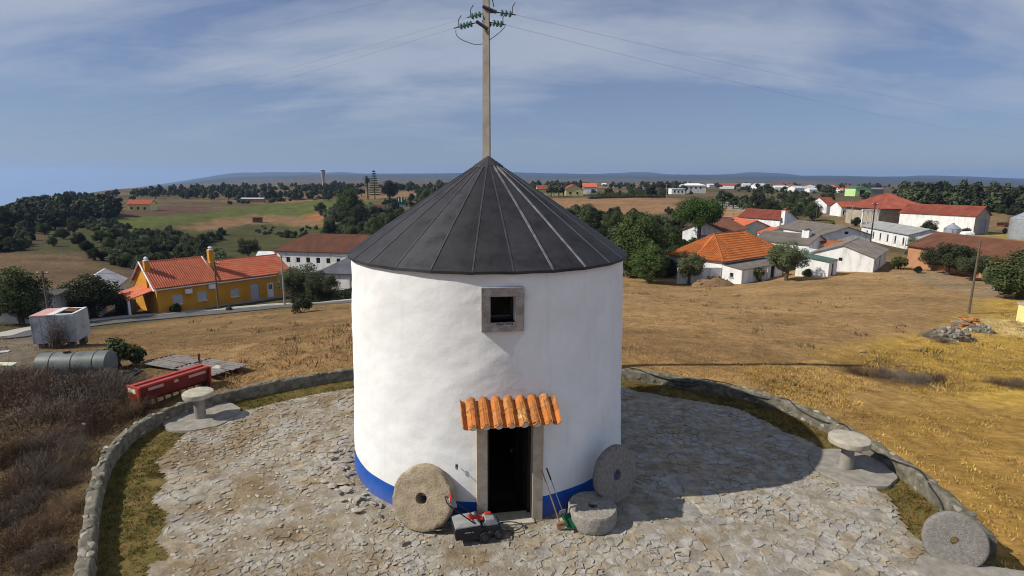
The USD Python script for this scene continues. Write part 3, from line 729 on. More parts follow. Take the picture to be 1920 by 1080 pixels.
def build_mill():
    w = thing('windmill', 'round whitewashed windmill tower with blue base band and dark conical roof', 'windmill')
    zs = np.concatenate([[-.4], np.linspace(0, H_WALL - .02, 96)])
    mb = MB().lathe([(mill_radius(z), z) for z in zs], 300, MC)
    v, f = mb.m()
    d = v[:, :2] - MILL; r = np.hypot(*d.T); out = r > .1
    bump = (fbm(v / [1.1, 1.1, 0.9], 3, 81) - .5) * .060 + (fbm(v / [0.30, .30, .2], 3, 82) - .5) * .016
    v[out, :2] += d[out] / r[out, None] * bump[out, None]
    solid = to_man(v, f)
    inner = to_man(*MB().lathe([(2.75, .0), (2.62, H_WALL + .5)], 64, MC).m())
    shell = solid - inner
    shell = shell - mbox(mp(0, 3.1, 1.055), (.90, 1.2, 2.25), MR) - mbox(mp(-.135, 3.1, 4.33), (.47, 1.2, .50), MR)
    white = shell.trim_by_plane((0, 0, 1), BAND)
    blue = shell.trim_by_plane((0, 0, -1), -BAND)
    part(w, 'wall', from_man(white), 'whitewash', 35)
    part(w, 'base_band', from_man(blue), 'blue_paint', 35, label='blue painted band round the foot of the wall')
    part(w, 'floor', MB().lathe([(2.7, -.2), (2.7, .03)], 48, MC).m(), 'interior')
    # door surround: two blocks each side, lintel, threshold
    for s in (-1, 1):
        for z0, z1 in ((.0, .455), (.461, 2.145)):
            part(w, 'door_jamb', MB().box(mp(s * .55, 3.22, (z0 + z1) / 2), (.205, .32, z1 - z0), R=MR).m(), 'jamb_stone')
    part(w, 'lintel', MB().box(mp(0, 3.22, 2.225), (1.32, .32, .15), R=MR).m(), 'jamb_stone')
    part(w, 'threshold', MB().box(mp(0, 3.28, .02), (.95, .42, .075), R=MR).m(), 'concrete_pale')
    fr = MB()
    for s in (-1, 1):
        fr.box(mp(s * .415, 3.10, 1.095), (.06, .10, 2.1), R=MR)
    fr.box(mp(0, 3.10, 2.105), (.77, .10, .07), R=MR)
    part(w, 'door_frame', fr.m(), 'dark_wood')
    # the leaf stands open, swung inwards on its right hinge
    sw = math.radians(78)
    hinge = mp(.385, 3.02, 0)
    RL = MR @ rotz(-sw)
    dl = lambda x, y, z: hinge + RL @ np.array([-x, y, z])
    dr = part(w, 'door', MB().box(dl(.38, 0, 1.065), (.76, .045, 2.0), R=RL).m(), 'dark_wood', label='dark wooden door swung open')
    for z0, z1 in ((.16, .72), (.86, 1.96)):
        for a in (.2, .56):
            part(dr, 'door_panel', MB().box(dl(a, -.028, (z0 + z1) / 2), (.27, .012, z1 - z0), R=RL).m(), 'dark_wood')
    part(dr, 'handle', MB().tube([dl(.69, -.02, 1.05), dl(.69, -.085, 1.05), dl(.60, -.09, 1.05)], .012, 8).m(), 'metal_grey')
    part(w, 'door_mat', MB().box(mp(0, 2.85, .045), (.72, .42, .03), R=MR).m(), 'dark_wood')
    # window surround in four stones, with broken sill
    wz, wc = 4.33, -.135
    g = np.random.default_rng(3)

    def block(c, s, name='window_stone'):
        m = mbox(c, s, MR)
        return m
    top = block(mp(wc, 3.09, wz + .335), (.80, .34, .17))
    bot = block(mp(wc, 3.09, wz - .335), (.80, .34, .17))
    for q in range(9):
        bot = bot - mbox(mp(wc - .1 + q * .035, 3.28, wz - .245 - g.uniform(0, .035)), (.04, .16, .075), MR)
    part(w, 'window_stone', from_man(top), 'window_stone')
    part(w, 'window_stone', from_man(bot), 'window_stone', label='window sill stone with a chipped edge')
    for s in (-1, 1):
        part(w, 'window_stone', MB().box(mp(wc + s * .318, 3.09, wz), (.165, .34, .494), R=MR).m(), 'window_stone')
    wf = MB()
    for s in (-1, 1):
        wf.box(mp(wc + s * .212, 2.98, wz), (.045, .06, .49), R=MR)
        wf.box(mp(wc, 2.98, wz + s * .222), (.38, .06, .045), R=MR)
    part(w, 'window_frame', wf.m(), 'dark_wood')
    # small iron hook left of the door
    hk = MB().tube([mp(-1.03, 3.16, 1.22), mp(-1.03, 3.33, 1.22), mp(-1.03, 3.335, 1.26)], .011, 6).box(mp(-1.03, 3.20, 1.22), (.05, .02, .08), R=MR)
    part(w, 'wall_hook', hk.m(), 'dark_steel')
    # conical roof: felt panels and lapped seams
    n, Rr, z0, apex = 26, 3.245, H_WALL - .035, np.array([*MILL, 7.205])
    off = math.radians(4)
    g = np.random.default_rng(23)
    ang = [off + 2 * math.pi * i / n + g.normal() * .012 for i in range(n)]
    ang.append(ang[0] + 2 * math.pi)

    def rp(a, s, lift=0.0):
        """On the cone: s = 0 at the apex, 1 at the eaves; slightly bellied."""
        r = Rr * s
        z = apex[2] + (z0 - apex[2]) * (s - .016 * math.sin(math.pi * s))
        return np.array([MILL[0] + r * math.cos(a), MILL[1] + r * math.sin(a), z + lift])
    for i in range(n):
        a0, a1 = ang[i], ang[i + 1]
        S = np.linspace(.085, 1.0, 9); A = np.linspace(a0, a1, 5)
        lift = g.uniform(0, .006)
        top_ = np.array([[rp(a, s, lift + .010 * math.sin(math.pi * (a - a0) / (a1 - a0)) * s + (g.normal() * .002 if .1 < s < 1 else 0)) for a in A] for s in S])
        V = [top_.reshape(-1, 3)]
        k = len(A)
        q = [[a * k + b, (a + 1) * k + b, (a + 1) * k + b + 1, a * k + b + 1] for a in range(len(S) - 1) for b in range(k - 1)]
        e = len(S) * k
        edge = top_[-1] - [0, 0, .055]
        q += [[(len(S) - 1) * k + b, e + b, e + b + 1, (len(S) - 1) * k + b + 1] for b in range(k - 1)]
        under = np.array([[MILL[0] + 3.0 * math.cos(a), MILL[1] + 3.0 * math.sin(a), z0 - .03] for a in A])
        q += [[e + b, e + k + b, e + k + b + 1, e + b + 1] for b in range(k - 1)]
        part(w, 'roof_panel', (np.vstack(V + [edge, under]), np.array(q)), 'roof_felt', 30)
    for i in range(n):
        a = ang[i]
        deg = math.degrees(a) % 360
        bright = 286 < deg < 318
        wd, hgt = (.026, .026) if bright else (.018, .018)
        S = np.linspace(.09, 1.0, 10)
        c = np.array([rp(a, s) for s in S])
        sd = np.array([-math.sin(a), math.cos(a), 0])
        V = np.concatenate([c - sd * wd, c - sd * wd * .8 + [0, 0, hgt], c + sd * wd * .8 + [0, 0, hgt], c + sd * wd])
        m_ = len(S)
        q = [[a_ * m_ + j, (a_ + 1) * m_ + j, (a_ + 1) * m_ + j + 1, a_ * m_ + j + 1] for a_ in range(3) for j in range(m_ - 1)]
        q.append([0 * m_ + m_ - 1, m_ + m_ - 1, 2 * m_ + m_ - 1, 3 * m_ + m_ - 1])
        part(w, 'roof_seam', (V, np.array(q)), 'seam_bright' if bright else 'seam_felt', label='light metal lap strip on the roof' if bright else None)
    part(w, 'roof_cap', MB().lathe([(.36, 6.985), (.345, 7.02), (.02, 7.235)], 12, (*MILL, 0)).m(), 'roof_felt')
    # tiled canopy over the door
    # mortar bed
    mb = MB()
    V = [mp(-.86, 3.18, 2.46), mp(.84, 3.18, 2.46), mp(.84, 3.60, 2.23), mp(-.86, 3.60, 2.23), mp(-.86, 3.18, 2.20), mp(.84, 3.18, 2.20), mp(.84, 3.58, 2.19), mp(-.86, 3.58, 2.19)]
    part(w, 'canopy_bed', (np.array(V), np.array([[0, 3, 2, 1], [4, 5, 6, 7], [0, 1, 5, 4], [3, 7, 6, 2], [0, 4, 7, 3], [1, 2, 6, 5]])), 'mortar')
    dn = (mp(0, 3.80, 2.24) - mp(0, 3.20, 2.52)); slope_len = np.linalg.norm(dn); dn /= slope_len
    upn = np.cross(MT, dn); upn = upn if upn[2] > 0 else -upn
    g = np.random.default_rng(31)

    def tile(t0, s0, length, r0, r1, lift, up, mat_, lab=None):
        k, th = 9, .015
        arc = np.linspace(0, math.pi, k)
        V = []
        for s, r in ((0, r0), (1, r1)):
            for rr in (r, r - th):
                for a in arc:
                    x, y = rr * math.cos(a), (rr * math.sin(a)) * (1 if up else -1)
                    V.append([x, y, s])
        V = np.array(V)
        yaw = g.normal() * .018
        P = []
        for x, y, s in V:
            P.append(mp(t0, 3.20, 2.52) + MT * (x + s * length * yaw) + dn * (s0 + s * length) + upn * (y + lift * (1 - s) + (.0 if up else .10)))
        q = []
        for j in range(k - 1):
            q += [[j, j + 1, 2 * k + j + 1, 2 * k + j], [k + j, 3 * k + j, 3 * k + j + 1, k + j + 1], [j, k + j, k + j + 1, j + 1], [2 * k + j, 2 * k + j + 1, 3 * k + j + 1, 3 * k + j]]
        for j in (0, k - 1):
            q.append([j, 2 * k + j, 3 * k + j, k + j])
        part(w, 'canopy_tile', (np.array(P), np.array(q)), mat_, 40, label=lab)
    pitch = .238
    for c in range(8):                       # channel tiles, hollow side up
        t0 = -.865 + c * pitch
        tile(t0, .0, .36, .098, .088, .015, False, 'tile_worn')
        tile(t0, .29, .39, .096, .088, .0, False, 'tile_orange')
    for c in range(7):                       # cover tiles
        t0 = -.865 + pitch * (c + .5)
        tile(t0, .235, .405, .090, .100, .012, True, 'tile_lichen' if c == 4 else ('tile_worn' if c in (2, 5) else 'tile_orange'), 'roof tile blotched with pale lichen' if c == 4 else None)
        tile(t0, -.02, .30, .092, .104, .032, True, 'tile_orange' if c % 3 else 'tile_worn')
        part(w, 'canopy_mortar', MB().lathe([(.083, -.01), (.083, .01)], 14).xf(frame(dn), mp(t0, 3.2, 2.52) + dn * .60 + upn * -.015).m(), 'mortar')


build_mill()


# ------------------------------------------------------------------ millstones
def millstone(name_label, r, th, hole, n, centre, mat_, seed, up=(0, 0, 1), square=False, chip=0.0):
    prof = [(hole, -th / 2), (r * .5, -th / 2 - .004), (r * .95, -th / 2), (r, -th / 2 + .04), (r * 1.005, 0), (r, th / 2 - .04), (r * .95, th / 2), (r * .75, th / 2 + .004), (r * .5, th / 2), (r * .3, th / 2), (hole * 1.12, th / 2), (hole, th / 2 - .02), (hole, -th / 2)]
    p2 = []
    for a, b in zip(prof[:-1], prof[1:]):
        m = max(2, int(np.hypot(a[0] - b[0], a[1] - b[1]) / .05))
        p2 += [tuple(np.array(a) + (np.array(b) - a) * k / m) for k in range(m)]
    p2.append(prof[-1])
    v, f = MB().lathe(p2, 80, closed=False).m()
    if square:
        rr = np.hypot(v[:, 0], v[:, 1]); a = np.arctan2(v[:, 1], v[:, 0])
        k = np.clip(1 - (rr - hole) / .05, 0, 1)
        v[:, :2] *= (1 + k * .22 * np.cos(5 * a) * .5)[:, None]
    nn = np.stack([v[:, 0], v[:, 1], 2.2 * v[:, 2]], -1); nn /= np.linalg.norm(nn, axis=1, keepdims=True) + 1e-9
    e = (fbm(v / .13 + seed * 3.7, 4, seed) - .5) * .016 + (fbm(v / .5 + seed, 2, seed + 5) - .5) * .035
    v = v + nn * e[:, None]
    rr = np.hypot(v[:, 0], v[:, 1])
    if chip:
        c = fbm(v / .12 + seed, 3, seed + 9)
        v[:, :2] *= (1 - chip * np.clip((c - .56) * 7, 0, 1) * np.clip((rr - r * .85) / (.1 * r), 0, 1))[:, None]
    R = frame(n, up)
    o = thing('millstone', name_label, 'millstone', centre)
    part(o, 'stone', (v @ R.T, f), mat_, 50)
    return o


def outward(p):
    d = np.array([p[0] - MILL[0], p[1] - MILL[1], 0]); return d / np.linalg.norm(d)


c1 = at_depth(795, 932, 9.98)
o1 = outward(c1)
millstone('big thick tan millstone leaning on the mill wall left of the door', .625, .27, .105, o1 + [0.10, 0.1, .26], c1, 'millstone_tan', 1, chip=.05)
c2 = at_depth(1153, 889, 10.72)
millstone('thin grey millstone leaning on the shaded side of the mill', .60, .14, .10, outward(c2) + [.05, -.38, .22], c2, 'millstone_grey', 2, square=True, chip=.07)
c3 = plane(1110, 962, .19)
ms3 = millstone('thick pale millstone lying flat on the paving right of the door', .485, .36, .085, (0.02, -.03, 1), c3, 'millstone_pale', 3, up=(0, 1, 0), chip=.015)
c4 = at_depth(1789, 1013, 9.08)
millstone('weathered grey millstone propped against the end of the terrace wall', .495, .16, .07, (-.42, -.86, .30), c4, 'millstone_grey', 4, chip=.03)


# ------------------------------------------------------------------ pedestal tables
for lab, px, py, r in (('round concrete pedestal table on a pad at the left of the terrace', 376, 782, .395), ('round concrete pedestal table on a pad at the right edge of the mill shadow', 1586, 876, .44)):
    b = plane(px, py, .05)
    t = thing('pedestal_table', lab, 'table', b, group='pedestal tables on the terrace')
    part(t, 'pedestal', MB().lathe([(.155, -.04), (.15, .1), (.135, .45), (.15, .62)], 24).m(), 'concrete', 40)
    v, f = MB().lathe([(r * .5, .60), (r - .03, .605), (r, .63), (r + .004, .70), (r, .745), (r - .03, .768), (r * .6, .772)], 40).m()
    v = v + ((fbm(v / .2, 3, 5) - .5) * .02)[:, None]
    part(t, 'table_top', (v, f), 'concrete_pale', 35)


# ------------------------------------------------------------------ lawn mower
def mower():
    b = plane(898, 1003, .03)
    t = thing('lawn_mower', 'black and grey electric lawn mower with red levers in front of the door', 'lawn mower', b, 16)
    # local: x forward (right), y away
    def hullbox(pts, r):
        s = m3.Manifold.sphere(r, 16)
        return from_man(m3.Manifold.batch_hull([s.translate(tuple(map(float, p))) for p in pts]))
    bx = [(-.46, -.20, .13), (-.46, .20, .13), (-.02, -.21, .10), (-.02, .21, .10), (-.48, -.20, .30), (-.48, .20, .30), (-.02, -.21, .30), (-.02, .21, .30)]
    box = part(t, 'grass_box', hullbox(bx, .03), 'black_plastic', 30)
    part(t, 'grass_box_lid', hullbox([(-.47, -.2, .345), (-.47, .2, .345), (-.03, -.2, .35), (-.03, .2, .35), (-.30, -.13, .385), (-.3, .13, .385), (-.08, -.13, .39), (-.08, .13, .39)], .022), 'grey_plastic', 30)
    part(t, 'deck', hullbox([(.0, -.2, .12), (.0, .2, .12), (.40, -.17, .11), (.40, .17, .11), (.36, -.15, .21), (.36, .15, .21), (.0, -.18, .25), (.0, .18, .25)], .035), 'black_plastic', 30)
    part(t, 'motor_cover', hullbox([(.06, -.13, .27), (.06, .13, .27), (.33, -.11, .26), (.33, .11, .26), (.12, -.09, .345), (.12, .09, .345), (.27, -.08, .33), (.27, .08, .33)], .03), 'grey_plastic', 30)
    lv = MB()
    v, f = hullbox([(-.20, -.07, .42), (-.2, .05, .42), (.05, -.10, .385), (.05, .02, .385)], .016); lv.add(v, f)
    part(t, 'release_lever', lv.m(), 'red_plastic', 30, label='red lever on the grass box')
    v, f = hullbox([(.14, .06, .38), (.14, .11, .38), (.24, .05, .385), (.24, .10, .385)], .014)
    part(t, 'carry_handle', (v, f), 'red_plastic', 30, label='red grip on the motor cover')
    for x, y, r in ((.06, -.245, .105), (.06, .245, .105), (.34, -.215, .085), (.34, .215, .085)):
        wl = part(t, 'wheel', MB().lathe([(r * .9, -.025), (r, -.018), (r, .018), (r * .9, .025)], 24).xf(frame((0, 1, 0)), (x, y, r)).m(), 'black_rubber', 30)
        hb = MB().lathe([(r * .55, -.03), (r * .62, -.02), (r * .62, .02), (r * .5, .03)], 12).xf(frame((0, 1, 0)), (x, y, r))
        part(wl, 'hub', hb.m(), 'dark_steel')
    for y in (-.16, .16):
        part(t, 'handle_bar', MB().tube([(.02, y * 1.2, .2), (-.10, y * 1.15, .36), (-.58, y, .80)], .012, 8).m(), 'black_plastic')
    part(t, 'handle_bar', MB().tube([(-.58, -.16, .80), (-.62, -.1, .84), (-.62, .1, .84), (-.58, .16, .80)], .013, 8).m(), 'black_plastic')
    part(t, 'switch_box', hullbox([(-.56, -.05, .80), (-.56, .06, .80), (-.44, -.05, .70), (-.44, .06, .70), (-.52, -.04, .84), (-.52, .05, .84)], .02), 'grey_plastic', 30)
    part(t, 'switch_lever', MB().tube([(-.56, -.12, .86), (-.53, 0, .89), (-.56, .12, .86)], .014, 8).m(), 'red_plastic')
    for x0, x1, z in ((-.32, -.20, .25), (-.185, -.15, .245), (.08, .17, .185)):
        part(t, 'badge', MB().box(((x0 + x1) / 2, -.243 if x0 < 0 else -.232, z), (x1 - x0, .006, .018)).m(), 'grey_plastic')
    return b


mower()
# flat coiled cable loops on the paving beside the mower
an = np.linspace(0, 2.2 * math.pi, 60)
cc = plane(955, 988, .06)
one('extension_cable', MB().tube(np.stack([cc[0] + (.26 + .02 * np.sin(3 * an)) * np.cos(an), cc[1] + .16 * np.sin(an), cc[2] + .004 * an], 1), .011, 6).m(), 'cable', 'black cable coiled on the paving beside the lawn mower', 'cable')


# ------------------------------------------------------------------ broom and dustpan
def tools():
    foot, top = plane(1053, 990, .06), at_depth(1016, 882, 10.02)
    d = (top - foot) / np.linalg.norm(top - foot)
    b = thing('broom', 'broom with a brown wooden handle leaning beside the right door jamb', 'broom', foot)
    part(b, 'handle', MB().tube([d * .1, d * (np.linalg.norm(top - foot))], .0135, 8).m(), 'handle_wood')
    s = np.cross(d, [0, -1, 0]); s /= np.linalg.norm(s)
    R = np.column_stack([s, np.cross(d, s), d])
    part(b, 'broom_head', MB().box((0, 0, .12), (.16, .04, .04), R=R).xf(t=d * 0).m(), 'handle_wood')
    br = MB()
    for k in range(26):
        x, y = (k % 13 - 6) * .012, (k // 13 - .5) * .03
        br.tube([R @ np.array([x, y, .10]), R @ np.array([x * 1.15, y * 1.3, -.0])], .007, 4)
    part(b, 'bristles', br.m(), 'handle_wood')
    foot, top = plane(1066, 988, .05), at_depth(1025, 878, 10.05)
    d = (top - foot) / np.linalg.norm(top - foot); ln = np.linalg.norm(top - foot)
    p = thing('dustpan', 'green long handled dustpan standing between the broom and flat millstone', 'dustpan', foot)
    part(p, 'handle', MB().tube([d * .22, d * (ln - .22)], .009, 8).m(), 'metal_grey')
    part(p, 'grip', MB().tube([d * (ln - .24), d * ln], .015, 8).m(), 'black_rubber', label='black hand grip')
    yaw = math.radians(28)
    R = rotz(yaw) @ trimesh.transformations.rotation_matrix(math.radians(-58), [1, 0, 0])[:3, :3]
    pan = MB()
    W, Lh = .13, .28
    q = lambda x, y, z: R @ np.array([x, y, z])
    for (c, sz) in (((.0, .0, .0), (.27, .012, .30)), ((-.125, -.03, .03), (.012, .06, .24)), ((.125, -.03, .03), (.012, .06, .24))):
        pan.box(q(*c) + [.03, .0, .14], sz, R=R)
    part(p, 'pan', pan.m(), 'green_plastic')
    part(p, 'hinge_plate', MB().box(d * .34 + [0.0, -.02, 0], (.13, .012, .075), R=rotz(yaw)).m(), 'grey_plastic')


tools()

# small paper scrap and string on the flat millstone
pp = c3 + np.array([.03, .05, .195])
v, f = rock(.07, 77, (1.3, .8, .4), 1)
one('paper_scrap', (v + pp, f), 'grey_plastic', 'crumpled white scrap in the eye of the flat millstone', 'paper')

# ------------------------------------------------------------------ black hose looping along the right wall
hp = []
for x, y, z in ((1150, 697, .25), (1176, 690, .40), (1192, 691, .42), (1225, 704, .30), (1262, 713, .20), (1300, 714, .24), (1322, 714, .36), (1340, 714, .42), (1362, 725, .34), (1400, 739, .22), (1440, 744, .24), (1470, 743, .38), (1488, 744, .42), (1510, 758, .32), (1545, 779, .22), (1580, 790, .25), (1606, 794, .40), (1640, 818, .3), (1680, 848, .2), (1718, 862, .30), (1748, 884, .38), (1775, 915, .30), (1795, 942, .2), (1798, 958, .08)):
    hp.append(plane(x, y, z))
hp = np.array(hp)
WL = off_line(WALL, 0.135)


def against_wall(p):
    """Onto the wall: hanging on its inner face, or over its top where it is hooked up."""
    k = np.argmin(np.hypot(*(WALL - p[:2]).T))
    q = WALL[k] if p[2] > .33 else WL[k]
    return np.array([q[0], q[1], min(p[2], .33) + (.045 if p[2] > .33 else 0)])


hp = np.array([against_wall(q) for q in hp])
tt = np.arange(len(hp))
hs = PchipInterpolator(tt, hp)(np.linspace(0, len(hp) - 1, 200))
one('hose', MB().tube(hs, .017, 6).m(), 'cable', 'black hose hanging in loops along the right terrace wall', 'hose')
hp2 = np.array([plane(x, y, z) for x, y, z in ((1270, 716, .08), (1300, 716, .14), (1330, 715, .36))])
hp2 = np.array([against_wall(q) for q in hp2])
one('hose', MB().tube(CubicSpline([0, 1, 2], hp2)(np.linspace(0, 2, 20)), .014, 6).m(), 'cable', 'short loose hose end hanging from the long hose nearest the mill', 'hose')

# ------------------------------------------------------------------ power pole behind the mill
PD = 19.8
PB = at_depth(912.5, 297, PD); PB[2] = gz(PB[0], PB[1])
ptop = at_depth(912.5, -60, PD)[2]


def power_pole():
    z0, z1 = PB[2] - .3, ptop
    o = thing('power_pole', 'tall concrete power pole with steel crossarms rising behind the mill roof', 'utility pole', (PB[0], PB[1], 0))
    v, f = MB().prism([(-.165, -.11), (.165, -.11), (.165, .11), (-.165, .11)], 0, 1).m()
    v2 = v.copy(); k = v[:, 2:3]
    v2[:, :2] = v[:, :2] * (1 - .42 * k); v2[:, 2] = z0 + (z1 - z0) * v[:, 2]
    rz_ = rotz(math.radians(-14))
    part(o, 'shaft', (v2 @ rz_.T, f), 'concrete_pole')
    rel = lambda x, y, d=0.0: at_depth(x, y, PD + d) - np.array([PB[0], PB[1], 0])
    arms = [((905, 12), (931, 23), -.10), ((893, 40), (915, 55), -.16), ((905, 38), (921, 48), .14)]
    for a, b, d in arms:
        part(o, 'crossarm', MB().tube([rel(*a, d), rel(*b, d)], .055, 4).m(), 'dark_steel')
    part(o, 'bracket', MB().tube([rel(918, 23, -.1), rel(931, 23, -.1)], .03, 6).m(), 'dark_steel')
    part(o, 'down_lead', MB().tube([rel(922, -60), rel(923, -2), rel(926, 13)], .014, 5).m(), 'cable')
    ends = {}

    def string(a, b, n, glass, nm):
        A, B = rel(*a), rel(*b)
        d = (B - A) / np.linalg.norm(B - A)
        s = part(o, 'insulator_string', MB().tube([A, B], .018, 6).m(), 'dark_steel')
        for k in range(n):
            c = A + (B - A) * (.28 + .42 * k / max(n - 1, 1))
            rr = .105 if glass else .095
            R = frame(d)
            dsk = MB().lathe([(.03, -.055), (rr * .8, -.045), (rr, -.01), (rr * .85, .02), (.045, .05)], 16).xf(R, c)
            part(s, 'insulator_disc', dsk.m(), 'green_glass' if glass else 'dark_steel', 40)
        h = MB().tube([A + (B - A) * .82, A + (B - A) * .80 + [0, 0, .22], A + (B - A) * .80 + np.array([.09, 0, .36])], .014, 5)
        part(s, 'arcing_horn', h.m(), 'dark_steel')
        ends[nm] = B + np.array([PB[0], PB[1], 0])
    string((931, 23), (968, 28), 3, True, 'r1')
    string((918, 42), (949, 47), 3, True, 'r2')
    string((908, 25), (876, 33), 3, True, 'l1')
    string((895, 42), (851, 53), 4, True, 'l2')
    jl = np.array([rel(855, 56), rel(862, 72), rel(882, 81), rel(905, 82), rel(935, 62), rel(946, 50)])
    part(o, 'jumper_wire', MB().tube(CubicSpline(np.arange(6), jl)(np.linspace(0, 5, 30)), .011, 5).m(), 'cable')
    return ends


ENDS = power_pole()


def wire(a, b, sag, label, r=.0034, group=None):
    s = np.linspace(0, 1, 40)[:, None]
    p = a + (b - a) * s - np.array([0, 0, 1]) * (4 * sag * s * (1 - s))
    one('power_line', MB().tube(p, r, 5, False).m(), 'wire_grey', label, 'wire', group)


wire(ENDS['l2'], at_depth(-60, 262, 95), 1.5, 'lower power line running from the pole down to the left')
wire(ENDS['l1'], at_depth(-60, 232, 95), 1.5, 'middle power line running from the pole down to the left')
wire(at_depth(912, -45, PD), at_depth(-60, 120, 95), 1.5, 'upper power line crossing the top left of the sky')
wire(ENDS['r1'], at_depth(2020, 215, 95), 1.2, 'upper power line running from the green insulators to the right')
wire(ENDS['r2'], at_depth(2020, 262, 95), 1.2, 'lower power line running from the green insulators to the right')

# ------------------------------------------------------------------ village materials
mat('plaster_white', (0.54, 0.53, 0.50), (0.70, 0.70, 0.69), 1.0, 0.9, 0.25, 6, c3=(0.76, 0.76, 0.75), stretch=(1.6, 1.6, .45), detail=7)
mat('plaster_old', (0.45, 0.43, 0.40), (0.74, 0.73, 0.71), 0.8, 0.9, 0.3, 6)
mat('plaster_ochre', (0.47, 0.215, 0.018), (0.56, 0.27, 0.028), 0.7, 0.85, 0.15, 6)
mat('plaster_aqua', (0.36, 0.47, 0.42), (0.44, 0.55, 0.50), 0.7, 0.85, 0.15, 6)
mat('plaster_yellow', (0.66, 0.58, 0.22), (0.74, 0.66, 0.30), 0.5, 0.85)
mat('plaster_pink', (0.36, 0.17, 0.085), (0.46, 0.24, 0.13), 0.6, 0.9, 0.3, 5)
mat('stone_beige', (0.30, 0.255, 0.185), (0.40, 0.345, 0.26), 0.8, 0.9, 0.4, 5)
mat('stone_grey', (0.27, 0.235, 0.20), (0.34, 0.30, 0.26), 0.8, 0.9, 0.3, 5)
mat('roof_red', (0.40, 0.095, 0.045), (0.50, 0.145, 0.075), 1.2, 0.85, 0.2, 10, island=0.16)
mat('roof_salmon', (0.47, 0.12, 0.055), (0.56, 0.165, 0.085), 1.2, 0.85, 0.2, 10, island=0.12)
mat('roof_orange', (0.30, 0.085, 0.020), (0.43, 0.135, 0.035), 0.9, 0.88, 0.2, 10, island=0.20)
mat('roof_darkred', (0.19, 0.050, 0.032), (0.28, 0.075, 0.045), 0.6, 0.88, 0.2, 10, island=0.16)
mat('roof_brown', (0.115, 0.050, 0.030), (0.18, 0.075, 0.045), 0.6, 0.9, 0.2, 10, island=0.14)
mat('roof_fibre', (0.13, 0.11, 0.095), (0.19, 0.165, 0.145), 0.7, 0.9, 0.2, 10, island=0.1)
mat('roof_grey', (0.24, 0.24, 0.235), (0.34, 0.34, 0.33), 0.8, 0.8, 0.2, 10, island=0.1)
mat('roof_slate', (0.10, 0.105, 0.115), (0.16, 0.165, 0.18), 0.8, 0.7, 0.2, 10, island=0.15)
mat('roof_white', (0.52, 0.54, 0.52), (0.66, 0.67, 0.66), 0.8, 0.7, 0.2, 10, island=0.05)
mat('roof_green', (0.05, 0.10, 0.075), (0.08, 0.14, 0.11), 0.8, 0.7, 0.2, 10)
mat('shutter_grey', (0.36, 0.37, 0.39), (0.42, 0.43, 0.45), 2, 0.6)
mat('door_white', (0.58, 0.59, 0.60), (0.66, 0.67, 0.68), 2, 0.5)
mat('door_bluegrey', (0.17, 0.21, 0.24), (0.22, 0.26, 0.29), 2, 0.6)
mat('pane_dark', (0.020, 0.024, 0.03), (0.03, 0.035, 0.042), 2, 0.12, spec=0.5)
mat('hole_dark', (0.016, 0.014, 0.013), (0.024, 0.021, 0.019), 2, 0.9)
mat('asphalt', (0.085, 0.082, 0.078), (0.125, 0.12, 0.112), 1.5, 0.92, 0.3, 40)
mat('pale_gravel', (0.34, 0.32, 0.28), (0.44, 0.42, 0.37), 2.0, 0.95, 0.4, 30)
mat('red_steps', (0.40, 0.06, 0.03), (0.47, 0.085, 0.045), 3, 0.7)
mat('machine_red', (0.30, 0.035, 0.022), (0.40, 0.06, 0.04), 3, 0.5, 0.15, 20, spec=0.5)
mat('machine_red_dull', (0.12, 0.020, 0.02), (0.21, 0.036, 0.033), 3, 0.6, 0.2, 20)
mat('tank_green', (0.085, 0.097, 0.088), (0.15, 0.165, 0.15), 2.0, 0.45, 0.15, 14, spec=0.5)
mat('van_white', (0.25, 0.262, 0.258), (0.37, 0.385, 0.38), 1.8, 0.6, 0.2, 9, c3=(0.42, 0.43, 0.42), detail=8)
mat('van_pink', (0.50, 0.26, 0.24), (0.58, 0.34, 0.31), 3, 0.6)
mat('earth', (0.14, 0.085, 0.042), (0.25, 0.16, 0.085), 3, 0.97, 0.9, 20, bdist=0.05)
mat('rust', (0.10, 0.045, 0.022), (0.20, 0.085, 0.04), 6, 0.85, 0.3, 30)
mat('sheet_grey', (0.13, 0.122, 0.118), (0.215, 0.20, 0.19), 1.4, 0.6, 0.2, 12, c3=(0.16, 0.125, 0.10))
mat('cream_box', (0.55, 0.54, 0.38), (0.66, 0.65, 0.48), 4, 0.6)
mat('galvanised', (0.30, 0.32, 0.35), (0.42, 0.44, 0.47), 1.2, 0.4, metal=0.4)
mat('wood_pole', (0.085, 0.065, 0.045), (0.15, 0.115, 0.08), 4, 0.9, 0.3, 20, stretch=(6, 6, 1))
mat('solar', (0.012, 0.03, 0.12), (0.018, 0.04, 0.16), 3, 0.15, spec=0.6)
mat('bark', (0.060, 0.045, 0.032), (0.12, 0.092, 0.068), 6, 0.95, 0.6, 30)
mat('lime_wall', (0.40, 0.60, 0.22), (0.48, 0.68, 0.30), 1, 0.8)
mat('green_band', (0.006, 0.075, 0.05), (0.01, 0.10, 0.065), 2, 0.6)
leaf_mat('leaf_olive', (0.055, 0.070, 0.030), (0.120, 0.138, 0.066))
leaf_mat('leaf_dark', (0.026, 0.037, 0.013), (0.070, 0.086, 0.030))
leaf_mat('leaf_green', (0.028, 0.044, 0.012), (0.072, 0.096, 0.028))
leaf_mat('leaf_pine', (0.028, 0.058, 0.012), (0.070, 0.118, 0.026))
leaf_mat('leaf_yellowgreen', (0.055, 0.075, 0.018), (0.125, 0.145, 0.040))
leaf_mat('leaf_far', (0.026, 0.035, 0.017), (0.060, 0.070, 0.032), 0.15)
